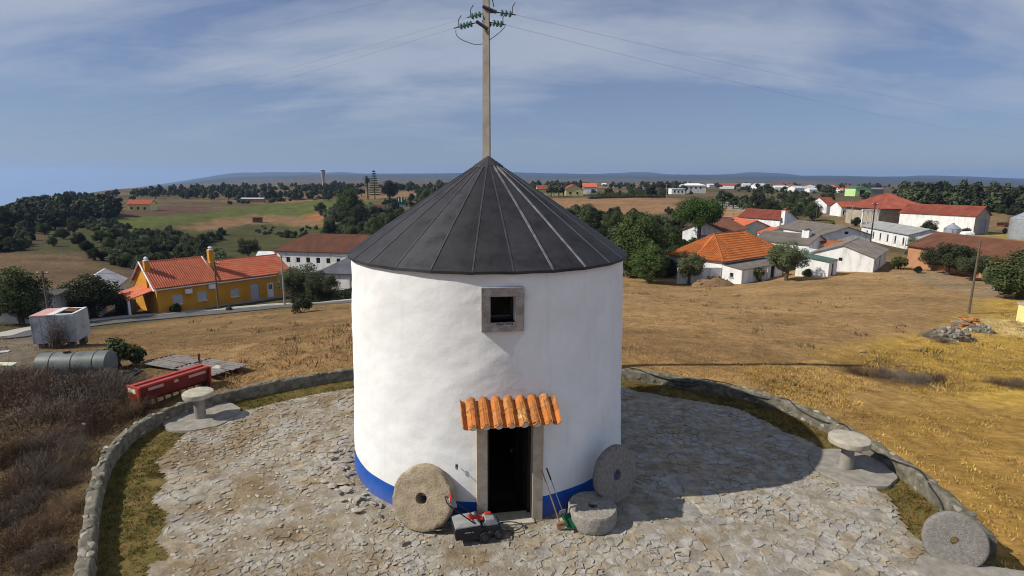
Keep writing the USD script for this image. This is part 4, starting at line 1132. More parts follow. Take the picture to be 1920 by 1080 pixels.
leaf_mat('twig_brown', (0.085, 0.055, 0.033), (0.185, 0.125, 0.075), 0.15)
leaf_mat('twig_grey', (0.085, 0.065, 0.05), (0.17, 0.135, 0.105), 0.15)
leaf_mat('straw', (0.27, 0.165, 0.075), (0.45, 0.29, 0.135), 0.2)
leaf_mat('straw_brown', (0.17, 0.10, 0.05), (0.30, 0.18, 0.085), 0.2)
leaf_mat('straw_yellow', (0.33, 0.215, 0.042), (0.50, 0.35, 0.095), 0.25)
leaf_mat('short_grass', (0.070, 0.075, 0.014), (0.135, 0.125, 0.030), 0.2)
leaf_mat('dry_moss', (0.115, 0.080, 0.018), (0.20, 0.135, 0.04), 0.2)


# ------------------------------------------------------------------ houses
class House:
    """Local x runs along the facade, y into the depth, z up; 'deg' turns the facade."""

    def __init__(self, name, label, cat, P, deg, group=None):
        self.P, self.deg = np.asarray(P, float), deg
        self.t = thing(name, label, cat, P, deg, group)

    def body(self, La, Lb, h, roof='a', rh=1.5, wall='plaster_white', tile='roof_red', over=.25, openings=(), x0=0.0, y0=0.0, z0=0.0, base=1.5, pitch=.25, rows=0, ribs=True, parapet=None, verge=None):
        t = self.t
        o = np.array([x0, y0, z0])
        pr = {'a': [((0, 0), 0), ((La, 0), 0), ((La, Lb), 0), ((0, Lb), 0)]}
        V = [(0, 0, -base), (La, 0, -base), (La, Lb, -base), (0, Lb, -base), (0, 0, h), (La, 0, h), (La, Lb, h), (0, Lb, h)]
        F = [[0, 2, 1], [0, 3, 2], [0, 1, 5], [0, 5, 4], [2, 3, 7], [2, 7, 6]]
        if roof == 'a':
            V += [(0, Lb / 2, h + rh), (La, Lb / 2, h + rh)]
            F += [[3, 0, 4], [3, 4, 7], [4, 8, 7], [1, 2, 6], [1, 6, 5], [5, 6, 9], [4, 5, 9], [4, 9, 8], [7, 8, 9], [7, 9, 6]]
        elif roof == 'b':
            V += [(La / 2, 0, h + rh), (La / 2, Lb, h + rh)]
            F += [[3, 0, 4], [3, 4, 7], [1, 2, 6], [1, 6, 5], [4, 5, 8], [6, 7, 9], [4, 8, 9], [4, 9, 7], [5, 6, 9], [5, 9, 8]]
        elif roof == 'shed':
            V[6] = (La, Lb, h + rh); V[7] = (0, Lb, h + rh)
            F += [[3, 0, 4], [3, 4, 7], [1, 2, 6], [1, 6, 5], [4, 5, 6], [4, 6, 7]]
        else:
            F += [[3, 0, 4], [3, 4, 7], [1, 2, 6], [1, 6, 5], [4, 5, 6], [4, 6, 7]]
        solid = to_man(np.array(V) + o, np.array(F))
        for op in openings:
            face, u, z, w, hh = op[:5]
            dep = op[6] if len(op) > 6 else .14
            c, s = {'A': ((u + w / 2, 0, z + hh / 2), (w, 2 * dep, hh)), 'D': ((u + w / 2, Lb, z + hh / 2), (w, 2 * dep, hh)),
                    'B': ((0, u + w / 2, z + hh / 2), (2 * dep, w, hh)), 'C': ((La, u + w / 2, z + hh / 2), (2 * dep, w, hh))}[face]
            solid = solid - mbox(np.array(c) + o, s)
        part(t, 'wall', from_man(solid), wall)
        for op in openings:
            face, u, z, w, hh, kind = op[:6]
            dep = op[6] if len(op) > 6 else .14
            R = {'A': np.eye(3), 'D': rotz(math.pi), 'B': rotz(-math.pi / 2), 'C': rotz(math.pi / 2)}[face]
            org = {'A': (u + w / 2, 0, z + hh / 2), 'D': (u + w / 2, Lb, z + hh / 2), 'B': (0, u + w / 2, z + hh / 2), 'C': (La, u + w / 2, z + hh / 2)}[face]
            org = np.array(org) + o
            pl = lambda q: org + R @ np.array(q)
            if kind in ('win', 'shutter', 'whitewin'):
                fr = MB(); e = .05
                for sx in (-1, 1):
                    fr.box(pl((sx * (w / 2 - e / 2 + .002), dep - .05, 0)), (e, .07, hh), R=R)
                    fr.box(pl((0, dep - .05, sx * (hh / 2 - e / 2))), (w - 2 * e, .07, e), R=R)
                fr.box(pl((0, -.03, -hh / 2 - .035)), (w + .16, .12, .06), R=R)
                wn = part(t, 'window', fr.m(), 'door_white' if kind != 'win' else 'stone_grey')
                part(wn, 'pane' if kind != 'shutter' else 'shutter', MB().box(pl((0, dep - .03, 0)), (w - .06, .03, hh - .06), R=R).m(), 'pane_dark' if kind != 'shutter' else 'shutter_grey')
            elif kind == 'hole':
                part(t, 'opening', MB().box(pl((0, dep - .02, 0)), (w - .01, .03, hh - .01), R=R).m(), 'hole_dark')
            else:
                d = part(t, 'door', MB().box(pl((0, dep - .03, 0)), (w - .02, .05, hh - .02), R=R).m(), kind)
                part(d, 'handle', MB().box(pl((w * .36, dep - .075, -.05)), (.04, .05, .14), R=R).m(), 'dark_steel')
                if kind == 'door_white':
                    for sx in (-.22, 0, .22):
                        part(d, 'pane', MB().box(pl((sx * w * .8, dep - .062, hh * .22)), (w * .12, .02, hh * .3), R=R).m(), 'pane_dark')
        self._roof(La, Lb, h, roof, rh, tile, over, o, pitch, rows, ribs)
        return self

    def _roof(self, La, Lb, h, roof, rh, tile, ov, o, pitch, rows, ribs):
        t = self.t
        S = []                                                     # slopes: eave start, eave end, top polygon points
        lift = .02
        if roof == 'a':
            k = rh / (Lb / 2)
            S = [[(-ov, -ov, h - ov * k), (La + ov, -ov, h - ov * k), (La + ov, Lb / 2, h + rh), (-ov, Lb / 2, h + rh)],
                 [(La + ov, Lb + ov, h - ov * k), (-ov, Lb + ov, h - ov * k), (-ov, Lb / 2, h + rh), (La + ov, Lb / 2, h + rh)]]
            ridge = [[(-ov, Lb / 2, h + rh), (La + ov, Lb / 2, h + rh)]]
        elif roof == 'b':
            k = rh / (La / 2)
            S = [[(-ov, Lb + ov, h - ov * k), (-ov, -ov, h - ov * k), (La / 2, -ov, h + rh), (La / 2, Lb + ov, h + rh)],
                 [(La + ov, -ov, h - ov * k), (La + ov, Lb + ov, h - ov * k), (La / 2, Lb + ov, h + rh), (La / 2, -ov, h + rh)]]
            ridge = [[(La / 2, -ov, h + rh), (La / 2, Lb + ov, h + rh)]]
        elif roof == 'hip':
            m = min(La, Lb) / 2; k = rh / m
            e = h - ov * k
            c = [(-ov, -ov, e), (La + ov, -ov, e), (La + ov, Lb + ov, e), (-ov, Lb + ov, e)]
            r0, r1 = ((m, Lb / 2, h + rh), (La - m, Lb / 2, h + rh)) if La >= Lb else ((La / 2, m, h + rh), (La / 2, Lb - m, h + rh))
            if La >= Lb:
                S = [[c[0], c[1], r1, r0], [c[1], c[2], r1], [c[2], c[3], r0, r1], [c[3], c[0], r0]]
            else:
                S = [[c[0], c[1], r0], [c[1], c[2], r1, r0], [c[2], c[3], r1], [c[3], c[0], r0, r1]]
            ridge = [[r0, r1]] + [[q, r0 if np.linalg.norm(np.array(q) - r0) < np.linalg.norm(np.array(q) - r1) else r1] for q in c]
        elif roof == 'shed':
            k = rh / Lb
            S = [[(-ov, -ov, h - ov * k), (La + ov, -ov, h - ov * k), (La + ov, Lb + ov, h + rh + ov * k), (-ov, Lb + ov, h + rh + ov * k)]]
            ridge = []
        else:
            S = [[(-ov, -ov, h), (La + ov, -ov, h), (La + ov, Lb + ov, h + .05), (-ov, Lb + ov, h + .05)]]
            ridge = []
        for pts in S:
            P = np.array(pts, float) + o
            ex = P[1] - P[0]; W = np.linalg.norm(ex); ex /= W
            nrm = np.cross(P[1] - P[0], P[2] - P[0]); nrm /= np.linalg.norm(nrm)
            ey = np.cross(nrm, ex)
            n = len(P)
            mb = MB()
            v = np.vstack([P + nrm * .015, P + nrm * .075]); i = np.arange(n); j = (i + 1) % n; kk = np.arange(1, n - 1)
            f = np.vstack([np.stack([0 * kk, kk + 1, kk], 1), np.stack([0 * kk + n, n + kk, n + kk + 1], 1), np.stack([i, j, n + j], 1), np.stack([i, n + j, n + i], 1)])
            mb.add(v, f)
            if ribs:
                Q = np.stack([(P - P[0]) @ ex, (P - P[0]) @ ey], 1)
                cols = max(3, int(W / pitch))
                arc = np.linspace(0, math.pi, 5)
                for cidx in range(cols):
                    s = (cidx + .5) * W / cols
                    ts = []
                    for a, b in zip(Q, np.roll(Q, -1, 0)):
                        if (a[0] - s) * (b[0] - s) < 0:
                            ts.append(a[1] + (b[1] - a[1]) * (s - a[0]) / (b[0] - a[0]))
                    if len(ts) < 2:
                        continue
                    T0, T1 = min(ts), max(ts)
                    nr = max(1, int((T1 - T0) / .42)) if rows else 1
                    for q in range(nr):
                        a0, a1 = T0 + (T1 - T0) * q / nr, T0 + (T1 - T0) * (q + 1) / nr
                        r0, r1 = (W / cols * .40, W / cols * (.31 if rows else .40))
                        l0, l1 = (.045, .0) if rows else (0, 0)
                        vv = []
                        for tq, r, l in ((a0, r0, l0), (a1 + .03, r1, l1)):
                            vv += [P[0] + ex * (s + r * math.cos(a)) + ey * tq + nrm * (.07 + l + r * .75 * math.sin(a)) for a in arc]
                        m = len(arc)
                        ff = [[b, m + b, m + b + 1, b + 1] for b in range(m - 1)]
                        ff = [[x[0], x[3], x[2], x[1]] for x in ff]
                        vv = np.array(vv)
                        fr = [[0, b, b + 1] for b in range(1, m - 1)]
                        mb.add(vv, ff); mb.add(vv, fr)
            part(t, 'roof_slope', mb.m(), tile)
        rm = MB()
        for a, b in ridge:
            a, b = np.array(a, float) + o, np.array(b, float) + o
            rm.tube([a + [0, 0, .09], b + [0, 0, .09]], .11, 6)
        if ridge:
            part(t, 'ridge_tiles', rm.m(), tile)

    def chimney(self, x, y, z0, z1, s=.5, m='plaster_white', cap='roof_red'):
        c = part(self.t, 'chimney', MB().box((x, y, (z0 + z1) / 2), (s, s, z1 - z0)).m(), m)
        part(c, 'chimney_cap', MB().lathe([(s * .62, z1), (s * .62, z1 + .08), (s * .35, z1 + .10), (s * .35, z1 + .28), (s * .5, z1 + .3), (.02, z1 + .5)], 8, (x, y, 0)).m(), cap)
        return self

    def antenna(self, x, y, z):
        mb = MB().tube([(x, y, z - .4), (x, y, z + 1.9)], .03, 5)
        a = part(self.t, 'antenna_mast', mb.m(), 'dark_steel')
        part(a, 'antenna_boom', MB().tube([(x - .7, y, z + 1.75), (x + .7, y, z + 1.75)], .022, 4).m(), 'dark_steel')
        for k in range(5):
            part(a, 'antenna_rod', MB().tube([(x - .6 + .3 * k, y - .35, z + 1.76), (x - .6 + .3 * k, y + .35, z + 1.76)], .014, 4).m(), 'dark_steel')
        return self

    def box(self, name, c, s, m, label=None):
        part(self.t, name, MB().box(c, s).m(), m, label=label)
        return self


def village():
    # --- left: long ochre house
    P = spot(298, 589); P[2] = min(P[2], gz(P[0] + 9, P[1] + 11)) + .1
    h = House('house', 'long ochre yellow house with red tiled roof beside the road', 'house', P, 50)
    sh = lambda u, z, w, hh: ('A', u, z, w, hh, 'shutter')
    h.body(6.6, 7.5, 3.45, 'a', 2.35, 'plaster_ochre', 'roof_red', .3, [sh(1.6, 1.1, 1.05, 1.15), sh(4.3, 1.1, 1.05, 1.15)], rows=0, pitch=.24)
    h.body(9.6, 7.2, 3.3, 'a', 1.85, 'plaster_ochre', 'roof_red', .25, [sh(1.6, .95, 1.0, 1.05), ('A', 4.1, 0.05, 1.15, 2.2, 'shutter_grey'), ('A', 6.3, .05, .95, 2.1, 'door_white'), sh(8.1, 1.0, 1.1, 1.0)], x0=6.62, y0=.12, rows=1, pitch=.24)
    for x, y, a, b, rr in ((-.33, 3.75, 3.36, 5.98, 0), (6.62, 3.75, 3.36, 5.93, 0), (16.5, 3.7, 3.25, 5.3, 0)):
        V = np.array([(x, -.35, a - .35), (x, y, b), (x, 7.8, a - .35)])
        mb = MB().tube(V[:2] + [0, 0, .02], .10, 4).tube(V[1:] + [0, 0, .02], .10, 4)
        part(h.t, 'verge', mb.m(), 'plaster_white', label='white gable verge')
    h.chimney(.1, 2.6, 2.0, 6.2, .55, 'plaster_ochre', 'plaster_white').chimney(7.2, 2.5, 3.5, 6.8, .6, 'plaster_ochre', 'plaster_white')
    for x, z in ((3.3, 2.5), (5.95, 2.7)):
        part(h.t, 'air_conditioner', MB().box((x, -.16, z), (.75, .3, .55)).box((x, -.32, z), (.45, .02, .42)).m(), 'door_white')
    h.antenna(12.5, 3.7, 5.1)
    part(h.t, 'gutter', MB().tube([(-.3, -.33, 3.12), (6.5, -.33, 3.12)], .07, 6).m(), 'plaster_white')
    part(h.t, 'gutter', MB().tube([(6.7, -.2, 3.02), (16.4, -.2, 3.02)], .07, 6).m(), 'plaster_white')
    part(h.t, 'plinth', MB().box((8.15, -.03, -.05), (16.2, .06, .55)).m(), 'stone_grey')
    # porch with a lean-to roof and red steps
    pv = np.array([(-2.8, .6, 2.15), (-2.8, 5.4, 2.15), (-.02, 5.4, 2.95), (-.02, .6, 2.95)])
    part(h.t, 'porch_roof', (np.vstack([pv, pv + [0, 0, .12]]), np.array([[0, 3, 2, 1], [4, 5, 6, 7], [0, 1, 5, 4], [1, 2, 6, 5], [2, 3, 7, 6], [3, 0, 4, 7]])[:, ::-1]), 'roof_salmon')
    part(h.t, 'porch_post', MB().box((-2.6, .8, .7), (.22, .22, 2.9)).m(), 'plaster_white')
    part(h.t, 'porch_wall', MB().box((-2.7, 3.4, .6), (.18, 3.8, 2.9)).m(), 'hole_dark')
    for k in range(3):
        part(h.t, 'step', MB().box((-1.3, .1 + .3 * k, -.25 + .17 * k), (1.9, .32, .5)).m(), 'red_steps')
    # --- left: long white building with small dark windows
    P = spot(517, 512)
    h = House('long_white_building', 'long white building with a brown roof and a row of small dark windows', 'building', P, -9)
    h.body(25, 9, 4.2, 'hip', 2.6, 'plaster_white', 'roof_brown', .3, [('A', 2.3 + 1.95 * k, 2.1, .75, .95, 'hole') for k in range(10)], pitch=.3)
    P = spot(474, 508)
    House('shed', 'low whitewashed shed with a pale lean-to roof left of the long white building', 'shed', P, 12).body(5.2, 6, 1.3, 'shed', 1.6, 'plaster_old', 'roof_white', .15, ribs=False)
    P = spot(600, 546)
    House('barn', 'white barn with a dark slate roof just left of the mill', 'barn', P, -10).body(9.5, 7, 2.75, 'hip', 1.9, 'plaster_white', 'roof_slate', .3, [('A', 4.6, .0, 2.2, 2.2, 'door_white')], pitch=.3)
    P = spot(100, 596)
    House('shed', 'pale roofed shed half hidden between the dark trees at far left', 'shed', P, 24).body(4.2, 14, 1.7, 'b', 1.3, 'plaster_old', 'roof_white', .2, pitch=.5)
    P = spot(-62, 604)
    House('shed', 'grey walled shed behind the tall dark tree at the left edge', 'shed', P, 8).body(7.0, 5, 1.9, 'shed', .4, 'plaster_old', 'roof_fibre', .2)
    # --- right village, nearest first
    P = spot(1352, 531)
    v = House('house', 'white cottage with a hipped orange tiled roof behind the bare earth mound', 'house', P, 38)
    v.body(15.5, 8, 2.95, 'hip', 2.7, 'plaster_white', 'roof_orange', .35, [('A', 6, .9, 1, 1.1, 'whitewin'), ('A', 10, 0, 1, 2.1, 'door_white')], rows=1, pitch=.26)
    c, s = math.cos(math.radians(38)), math.sin(math.radians(38))
    Q = P + np.array([s, -c, 0]) * 2.7
    v = House('lean_to', 'flat roofed white lean-to with one tiny window in front of the orange cottage', 'lean-to', Q, 38)
    v.body(10.0, 2.66, 2.05, 'shed', .35, 'plaster_white', 'roof_fibre', .12, [('B', 1.1, .95, .5, .55, 'win'), ('A', 7, 0, 1, 1.9, 'hole')], ribs=False)
    g = thing('gate', 'tall white barred yard gate in front of the white lean-to', 'gate', Q + np.array([c, s, 0]) * 4.0 + np.array([s, -c, 0]) * .5, 38)
    for x in (0, 1.25):
        part(g, 'gate_post', MB().box((x, 0, .75), (.09, .09, 2.1)).m(), 'door_white')
    for z in (.35, 1.1, 1.7):
        part(g, 'gate_bar', MB().box((.625, 0, z), (1.16, .05, .06)).m(), 'door_white')
    a, b = spot(1269, 532), P + np.array([-.1, .1, 0])
    d = b - a; ln = np.linalg.norm(d[:2])
    one('garden_wall', MB().box(((a + b) / 2)[:2].tolist() + [(a[2] + b[2]) / 2 + .55], (ln, .25, 2.9), rz=math.atan2(d[1], d[0])).m(), 'plaster_white', 'white garden wall behind the small olive tree left of the orange cottage', 'wall')
    P = spot(1354, 475)
    House('barn', 'white gabled barn with a wide grey door behind the umbrella pine', 'barn', P, 48).body(12, 8.2, 4.0, 'a', 1.8, 'plaster_white', 'roof_brown', .3, [('B', 1.4, -.2, 3.8, 3.4, 'door_bluegrey')], pitch=.3)
    P = spot(1369, 456)
    v = House('house', 'pale aqua gabled house with bright orange roof and solar panels', 'house', P, 10)
    v.body(11.6, 15, 2.55, 'b', 2.3, 'plaster_aqua', 'roof_salmon', .3, pitch=.3)
    v.body(5.8, 3.2, 2.3, 'b', 1.1, 'plaster_aqua', 'roof_salmon', .2, [('A', 2.0, .8, 1.2, 1.1, 'whitewin')], x0=6.2, y0=-3.2, pitch=.3)
    v.chimney(1.3, 5.5, 3.0, 4.6, 1.0, 'plaster_white', 'plaster_white').antenna(5.8, 9, 4.8)
    k = math.atan2(2.3, 5.8)
    for q in range(2):
        R = trimesh.transformations.rotation_matrix(-k - .12, [0, 1, 0])[:3, :3]
        part(v.t, 'solar_panel', MB().box((3.4, 7.8 + 2.3 * q, 4.45), (2.6, 2.1, .08), R=R).m(), 'solar')
    P = spot(1460, 436)
    House('house', 'white gabled house with dark red roof and stout chimney behind the aqua house', 'house', P, 30).body(6.8, 12, 3.2, 'b', 1.9, 'plaster_white', 'roof_darkred', .3, pitch=.3).chimney(1.0, -.4, 1.5, 5.4, 1.0)
    P = spot(1540, 466)
    House('barn', 'big white barn with a broad brown fibre roof in the middle of the village', 'barn', P, 3).body(9.4, 17, 2.6, 'b', 1.45, 'plaster_white', 'roof_fibre', .25, [('A', 4.2, 2.75, .8, .5, 'hole'), ('B', 9, 0, .15, 2.2, 'hole')], pitch=.3)
    P = spot(1700, 468)
    House('long_shed', 'long white shed with a pale grey roof and six narrow windows', 'shed', P, -10).body(6.5, 20, 2.7, 'b', 1.0, 'plaster_white', 'roof_grey', .25, [('B', 1.3 + 3.1 * q, .7, .7, 1.35, 'win') for q in range(6)], pitch=.4)
    P = spot(1558, 487)
    House('shed', 'low shed with a plain rust orange roof in front of the brown roofed barn', 'shed', P, 4).body(6.6, 6.5, 1.2, 'a', 1.3, 'plaster_old', 'roof_orange', .2, pitch=.28)
    P = spot(1636, 511)
    House('barn', 'small white gabled barn with grey brown roof and one round dark vent', 'barn', P, 50).body(12, 7.4, 1.9, 'a', 1.35, 'plaster_white', 'roof_fibre', .2, [('B', 3.6, 1.15, .45, .45, 'hole'), ('A', 1.3, .7, .7, .8, 'hole'), ('A', 5, 0, 1.0, 1.8, 'hole')], pitch=.3)
    P = spot(1552, 519)
    House('hut', 'tiny white hut with a green sloping roof right of the dense olive tree', 'hut', P, 44).body(3.2, 3.9, 1.85, 'shed', .45, 'plaster_white', 'roof_green', .15, [('A', 1.2, -.05, .7, 1.6, 'hole')], ribs=False)
    P = spot(1578, 508)
    House('shed', 'pale flat roofed shed between the tiny green roofed hut and the gabled barn', 'shed', P, 44).body(3.6, 6.5, 1.95, 'shed', .3, 'plaster_aqua', 'roof_white', .15, ribs=False)
    P = spot(1514, 489)
    House('house', 'brown roofed house with a fat white chimney behind the dense olive tree', 'house', P, 40).body(7, 9, 2.5, 'b', 1.3, 'plaster_white', 'roof_fibre', .2, pitch=.3).chimney(2.6, 1.6, 2.5, 4.6, 1.1, 'plaster_white', 'roof_fibre')
    P = spot(1873, 530) + np.array([2.2, .6, 0])
    House('long_shed', 'long low salmon walled building with a dark brown roof at the right edge', 'building', P, 4).body(8, 16, 2.3, 'b', 1.7, 'plaster_pink', 'roof_brown', .3, [('B', 1.9, .9, .55, .9, 'hole'), ('B', 6.2, .9, .6, .9, 'hole')], pitch=.3)
    P = spot(1645, 425)
    v = House('house', 'large beige stone house with a broad hipped red roof on the rise', 'house', P, 6)
    v.body(13.6, 12.5, 5.0, 'hip', 3.4, 'stone_beige', 'roof_darkred', .75, [('A', 7.2, 2.1, 1.3, 1.7, 'shutter')], pitch=.32)
    v.body(3.0, 9, 3.9, 'b', 1.6, 'plaster_white', 'roof_darkred', .2, x0=13.62, y0=1.0, pitch=.3)
    for q in range(4):
        part(v.t, 'porch_column', MB().box((-.4 - 1.45 * q, -.3, 1.9), (.3, .3, 4.2)).m(), 'plaster_white')
    part(v.t, 'porch_beam', MB().box((-2.6, -.3, 4.3), (5.0, .34, .6)).m(), 'plaster_white')
    part(v.t, 'porch_parapet', MB().box((-2.6, -.3, .9), (4.8, .2, .5)).m(), 'plaster_white')
    P = spot(1576, 406)
    House('cottage', 'row of white rooms under a dark red roof left of the large stone house', 'cottage', P, 2).body(6.9, 6, 3.0, 'a', 1.6, 'plaster_white', 'roof_darkred', .3, [('A', .6 + 1.6 * q, .5, .6, 1.4, 'win') for q in range(4)], pitch=.3)
    P = spot(1549, 400)
    House('cottage', 'cream gabled cottage with a red roof beside the dark round tree', 'cottage', P, 32).body(6.5, 6.0, 3.0, 'a', 2.3, 'plaster_white', 'roof_darkred', .25, [('B', 2.4, .2, 1.2, 1.5, 'hole')], pitch=.3)
    P = spot(1824, 441)
    v = House('barn', 'red roofed barn with white side and blue grey double door at right', 'barn', P, 30)
    v.body(7.6, 16, 4.4, 'b', 2.0, 'stone_grey', 'roof_darkred', .3, [('A', 2.2, 0, 3.6, 3.5, 'door_bluegrey')], pitch=.3)
    v.box('side_wall', (-.04, 8, 1.4), (.07, 15.98, 5.7), 'plaster_white', 'white rendered side wall')
    # farther houses, left to centre
    far = [
        (240, 396, 10.5, 7, 3.4, 'a', 1.9, 8, 'plaster_yellow', 'roof_salmon', 'small cream farmhouse with a salmon roof standing alone above the green field', [('A', 1.2 + 3 * q, .9, 1.1, 1.1, 'win') for q in range(3)]),
        (452, 379, 15, 5, 2.2, 'a', .6, 4, 'plaster_pink', 'roof_white', 'long pinkish wall like shed on the green hill crest', []),
        (455, 366, 13, 6, 2.2, 'a', 1.4, 12, 'plaster_old', 'roof_brown', 'low grey cottage in the trees above the pinkish shed', []),
        (474, 417, 3.6, 3, 2.0, 'flat', .3, 10, 'roof_brown', 'roof_brown', 'rusty brown hut on the red dirt track', []),
        (692, 402, 7, 8, 2.6, 'a', 1.8, -25, 'plaster_old', 'roof_brown', 'brown roofed cottage among the trees left of the mill roof', []),
        (729, 390, 9, 6, 2.0, 'flat', .3, 3, 'plaster_white', 'roof_grey', None, []),
        (1008, 367, 14, 9, 3.6, 'a', 2.0, 4, 'plaster_yellow', 'roof_darkred', 'pale yellow house with a dark red roof nearest the mill roof', [('A', 2 + 3.2 * q, .9, 1.1, 1.2, 'shutter') for q in range(4)]),
        (1060, 367, 10, 10, 3.4, 'b', 2.6, 6, 'plaster_yellow', 'roof_darkred', 'yellow gabled house just left of the dark cypress', [('A', 2.2, .9, 1.2, 1.2, 'win'), ('A', 6.2, .9, 1.2, 1.2, 'win')]),
        (1092, 364, 9, 9, 4.4, 'a', 2.2, 0, 'plaster_white', 'roof_red', 'red roofed house just right of the dark cypress', []),
        (1114, 362, 6.5, 6, 3.2, 'flat', .3, 8, 'plaster_yellow', 'roof_red', 'small bright yellow flat roofed house at the end of the hedge', []),
        (1259, 364, 9, 8, 3.6, 'flat', .3, 0, 'plaster_white', 'roof_white', 'white flat roofed villa wing above the umbrella pine', [('A', 1.5 + 2.5 * q, 1, 1.3, 1.3, 'win') for q in range(3)]),
        (1281, 362, 17, 9, 5.6, 'hip', 1.4, 3, 'plaster_white', 'roof_white', 'large white villa with a pale roof above the umbrella pine', [('A', 1.5 + 3.6 * q, 3.2, 1.3, 1.4, 'win') for q in range(4)]),
        (1603, 368, 9.5, 9, 4.6, 'b', 1.2, 6, 'lime_wall', 'roof_green', 'bright lime green shed on the far rise', [('A', 2.8, 0, 3.2, 3.6, 'hole')]),
        (1631, 366, 9, 8, 3.6, 'a', .8, 6, 'stone_grey', 'roof_slate', 'grey farm shed just right of the lime green shed', []),
    ]
    for px, py, La, Lb, hh, ro, rh, deg, wm, rm, lab, op in far:
        P = spot(px, py)
        if lab is None:
            h = House('building', 'low white building with a dark green band and roof tanks beside the mill roof', 'building', P, deg)
            h.body(La, Lb, hh, ro, rh, wm, rm, .2, ribs=False)
            h.box('green_band', (La / 2, -.25, hh + .55), (La + .6, .3, 1.3), 'green_band')
            for q in range(3):
                part(h.t, 'vent_pipe', MB().lathe([(.22, hh), (.22, hh + 3.4)], 10, (La * .55 + 1.5 * q, 3, 0)).m(), 'door_white')
            continue
        House('far_house' if 'house' in lab or 'villa' in lab or 'cottage' in lab else 'far_shed', lab, 'house' if 'house' in lab or 'villa' in lab or 'cottage' in lab else 'shed', P, deg).body(La, Lb, hh, ro, rh, wm, rm, .3, op, pitch=.5, base=2.5)
    # tiny houses scattered over the far plain: nothing tells them apart
    g = np.random.default_rng(91)
    protos = []
    for k in range(4):
        h = House('plain_house', 'tiny white house scattered on the hazy far plain', 'house', spot(*((1350, 354), (1375, 353), (1420, 355), (1500, 358))[k]), float(g.uniform(-40, 40)), 'tiny houses on the far plain')
        h.body(g.uniform(10, 16), 9, 4.2, 'ahab'[k] if 'ahab'[k] in 'ab' else 'hip', 2.2, 'plaster_white', ('roof_darkred', 'roof_red', 'roof_white', 'roof_darkred')[k], .3, ribs=False, base=4)
        protos.append(h.t)
    for px, py in ((1205, 352), (1222, 349), (1240, 351), (1255, 346), (1268, 345), (1284, 344), (1300, 349), (1330, 351), (1345, 347), (1362, 351), (1392, 350), (1415, 349), (1440, 356), (1452, 357), (1468, 356), (1478, 355), (1490, 360), (1505, 357), (1518, 361), (1535, 359), (1548, 357), (1565, 359), (1580, 361), (1150, 350), (1128, 347), (1100, 346), (1075, 348), (1040, 347), (555, 352), (620, 360), (514, 351), (650, 356)):
        P = spot(px, py)
        dup(protos[int(g.integers(4))], P, float(g.uniform(-60, 60)), float(g.uniform(.45, .9)))


village()


# ------------------------------------------------------------------ road on the left
def strip(pts, w, off, m, name, label):
    p = np.array(pts); tt = np.concatenate([[0], np.cumsum(np.hypot(*np.diff(p[:, :2], axis=0).T))])
    c = PchipInterpolator(tt, p[:, :2])(np.linspace(0, tt[-1], 140))
    t = np.gradient(c, axis=0); t /= np.linalg.norm(t, axis=1, keepdims=True)
    n = np.stack([-t[:, 1], t[:, 0]], 1)
    V, k = [], 9
    for q in np.linspace(-w / 2, w / 2, k):
        xy = c + n * q
        V.append(np.c_[xy, hz(xy[:, 0], xy[:, 1]) + off])
    V = [np.c_[V[0][:, :2], V[0][:, 2] - .5]] + V + [np.c_[V[-1][:, :2], V[-1][:, 2] - .5]]
    V = np.array(V); m_ = V.shape[1]; k += 2
    i, j = np.meshgrid(np.arange(k - 1), np.arange(m_ - 1), indexing='ij')
    q = np.stack([i * m_ + j, i * m_ + j + 1, (i + 1) * m_ + j + 1, (i + 1) * m_ + j], -1).reshape(-1, 4)
    o = part(None, name, (V.reshape(-1, 3), q[:, ::-1]), m, 40)
    tag(o, label, None, None, 'structure')


ROAD = [spot(x, y) for x, y in ((-260, 672), (-60, 640), (60, 622), (150, 611), (270, 598), (400, 587), (540, 574), (680, 563), (820, 552))]
strip(ROAD, 3.6, .10, 'asphalt', 'road', 'narrow asphalt road passing the ochre house')
SH = [p + np.array([-.62, .78, 0]) * 2.6 for p in ROAD]
strip(SH, 1.6, .13, 'pale_gravel', 'pavement', 'pale verge between the road and the ochre house')

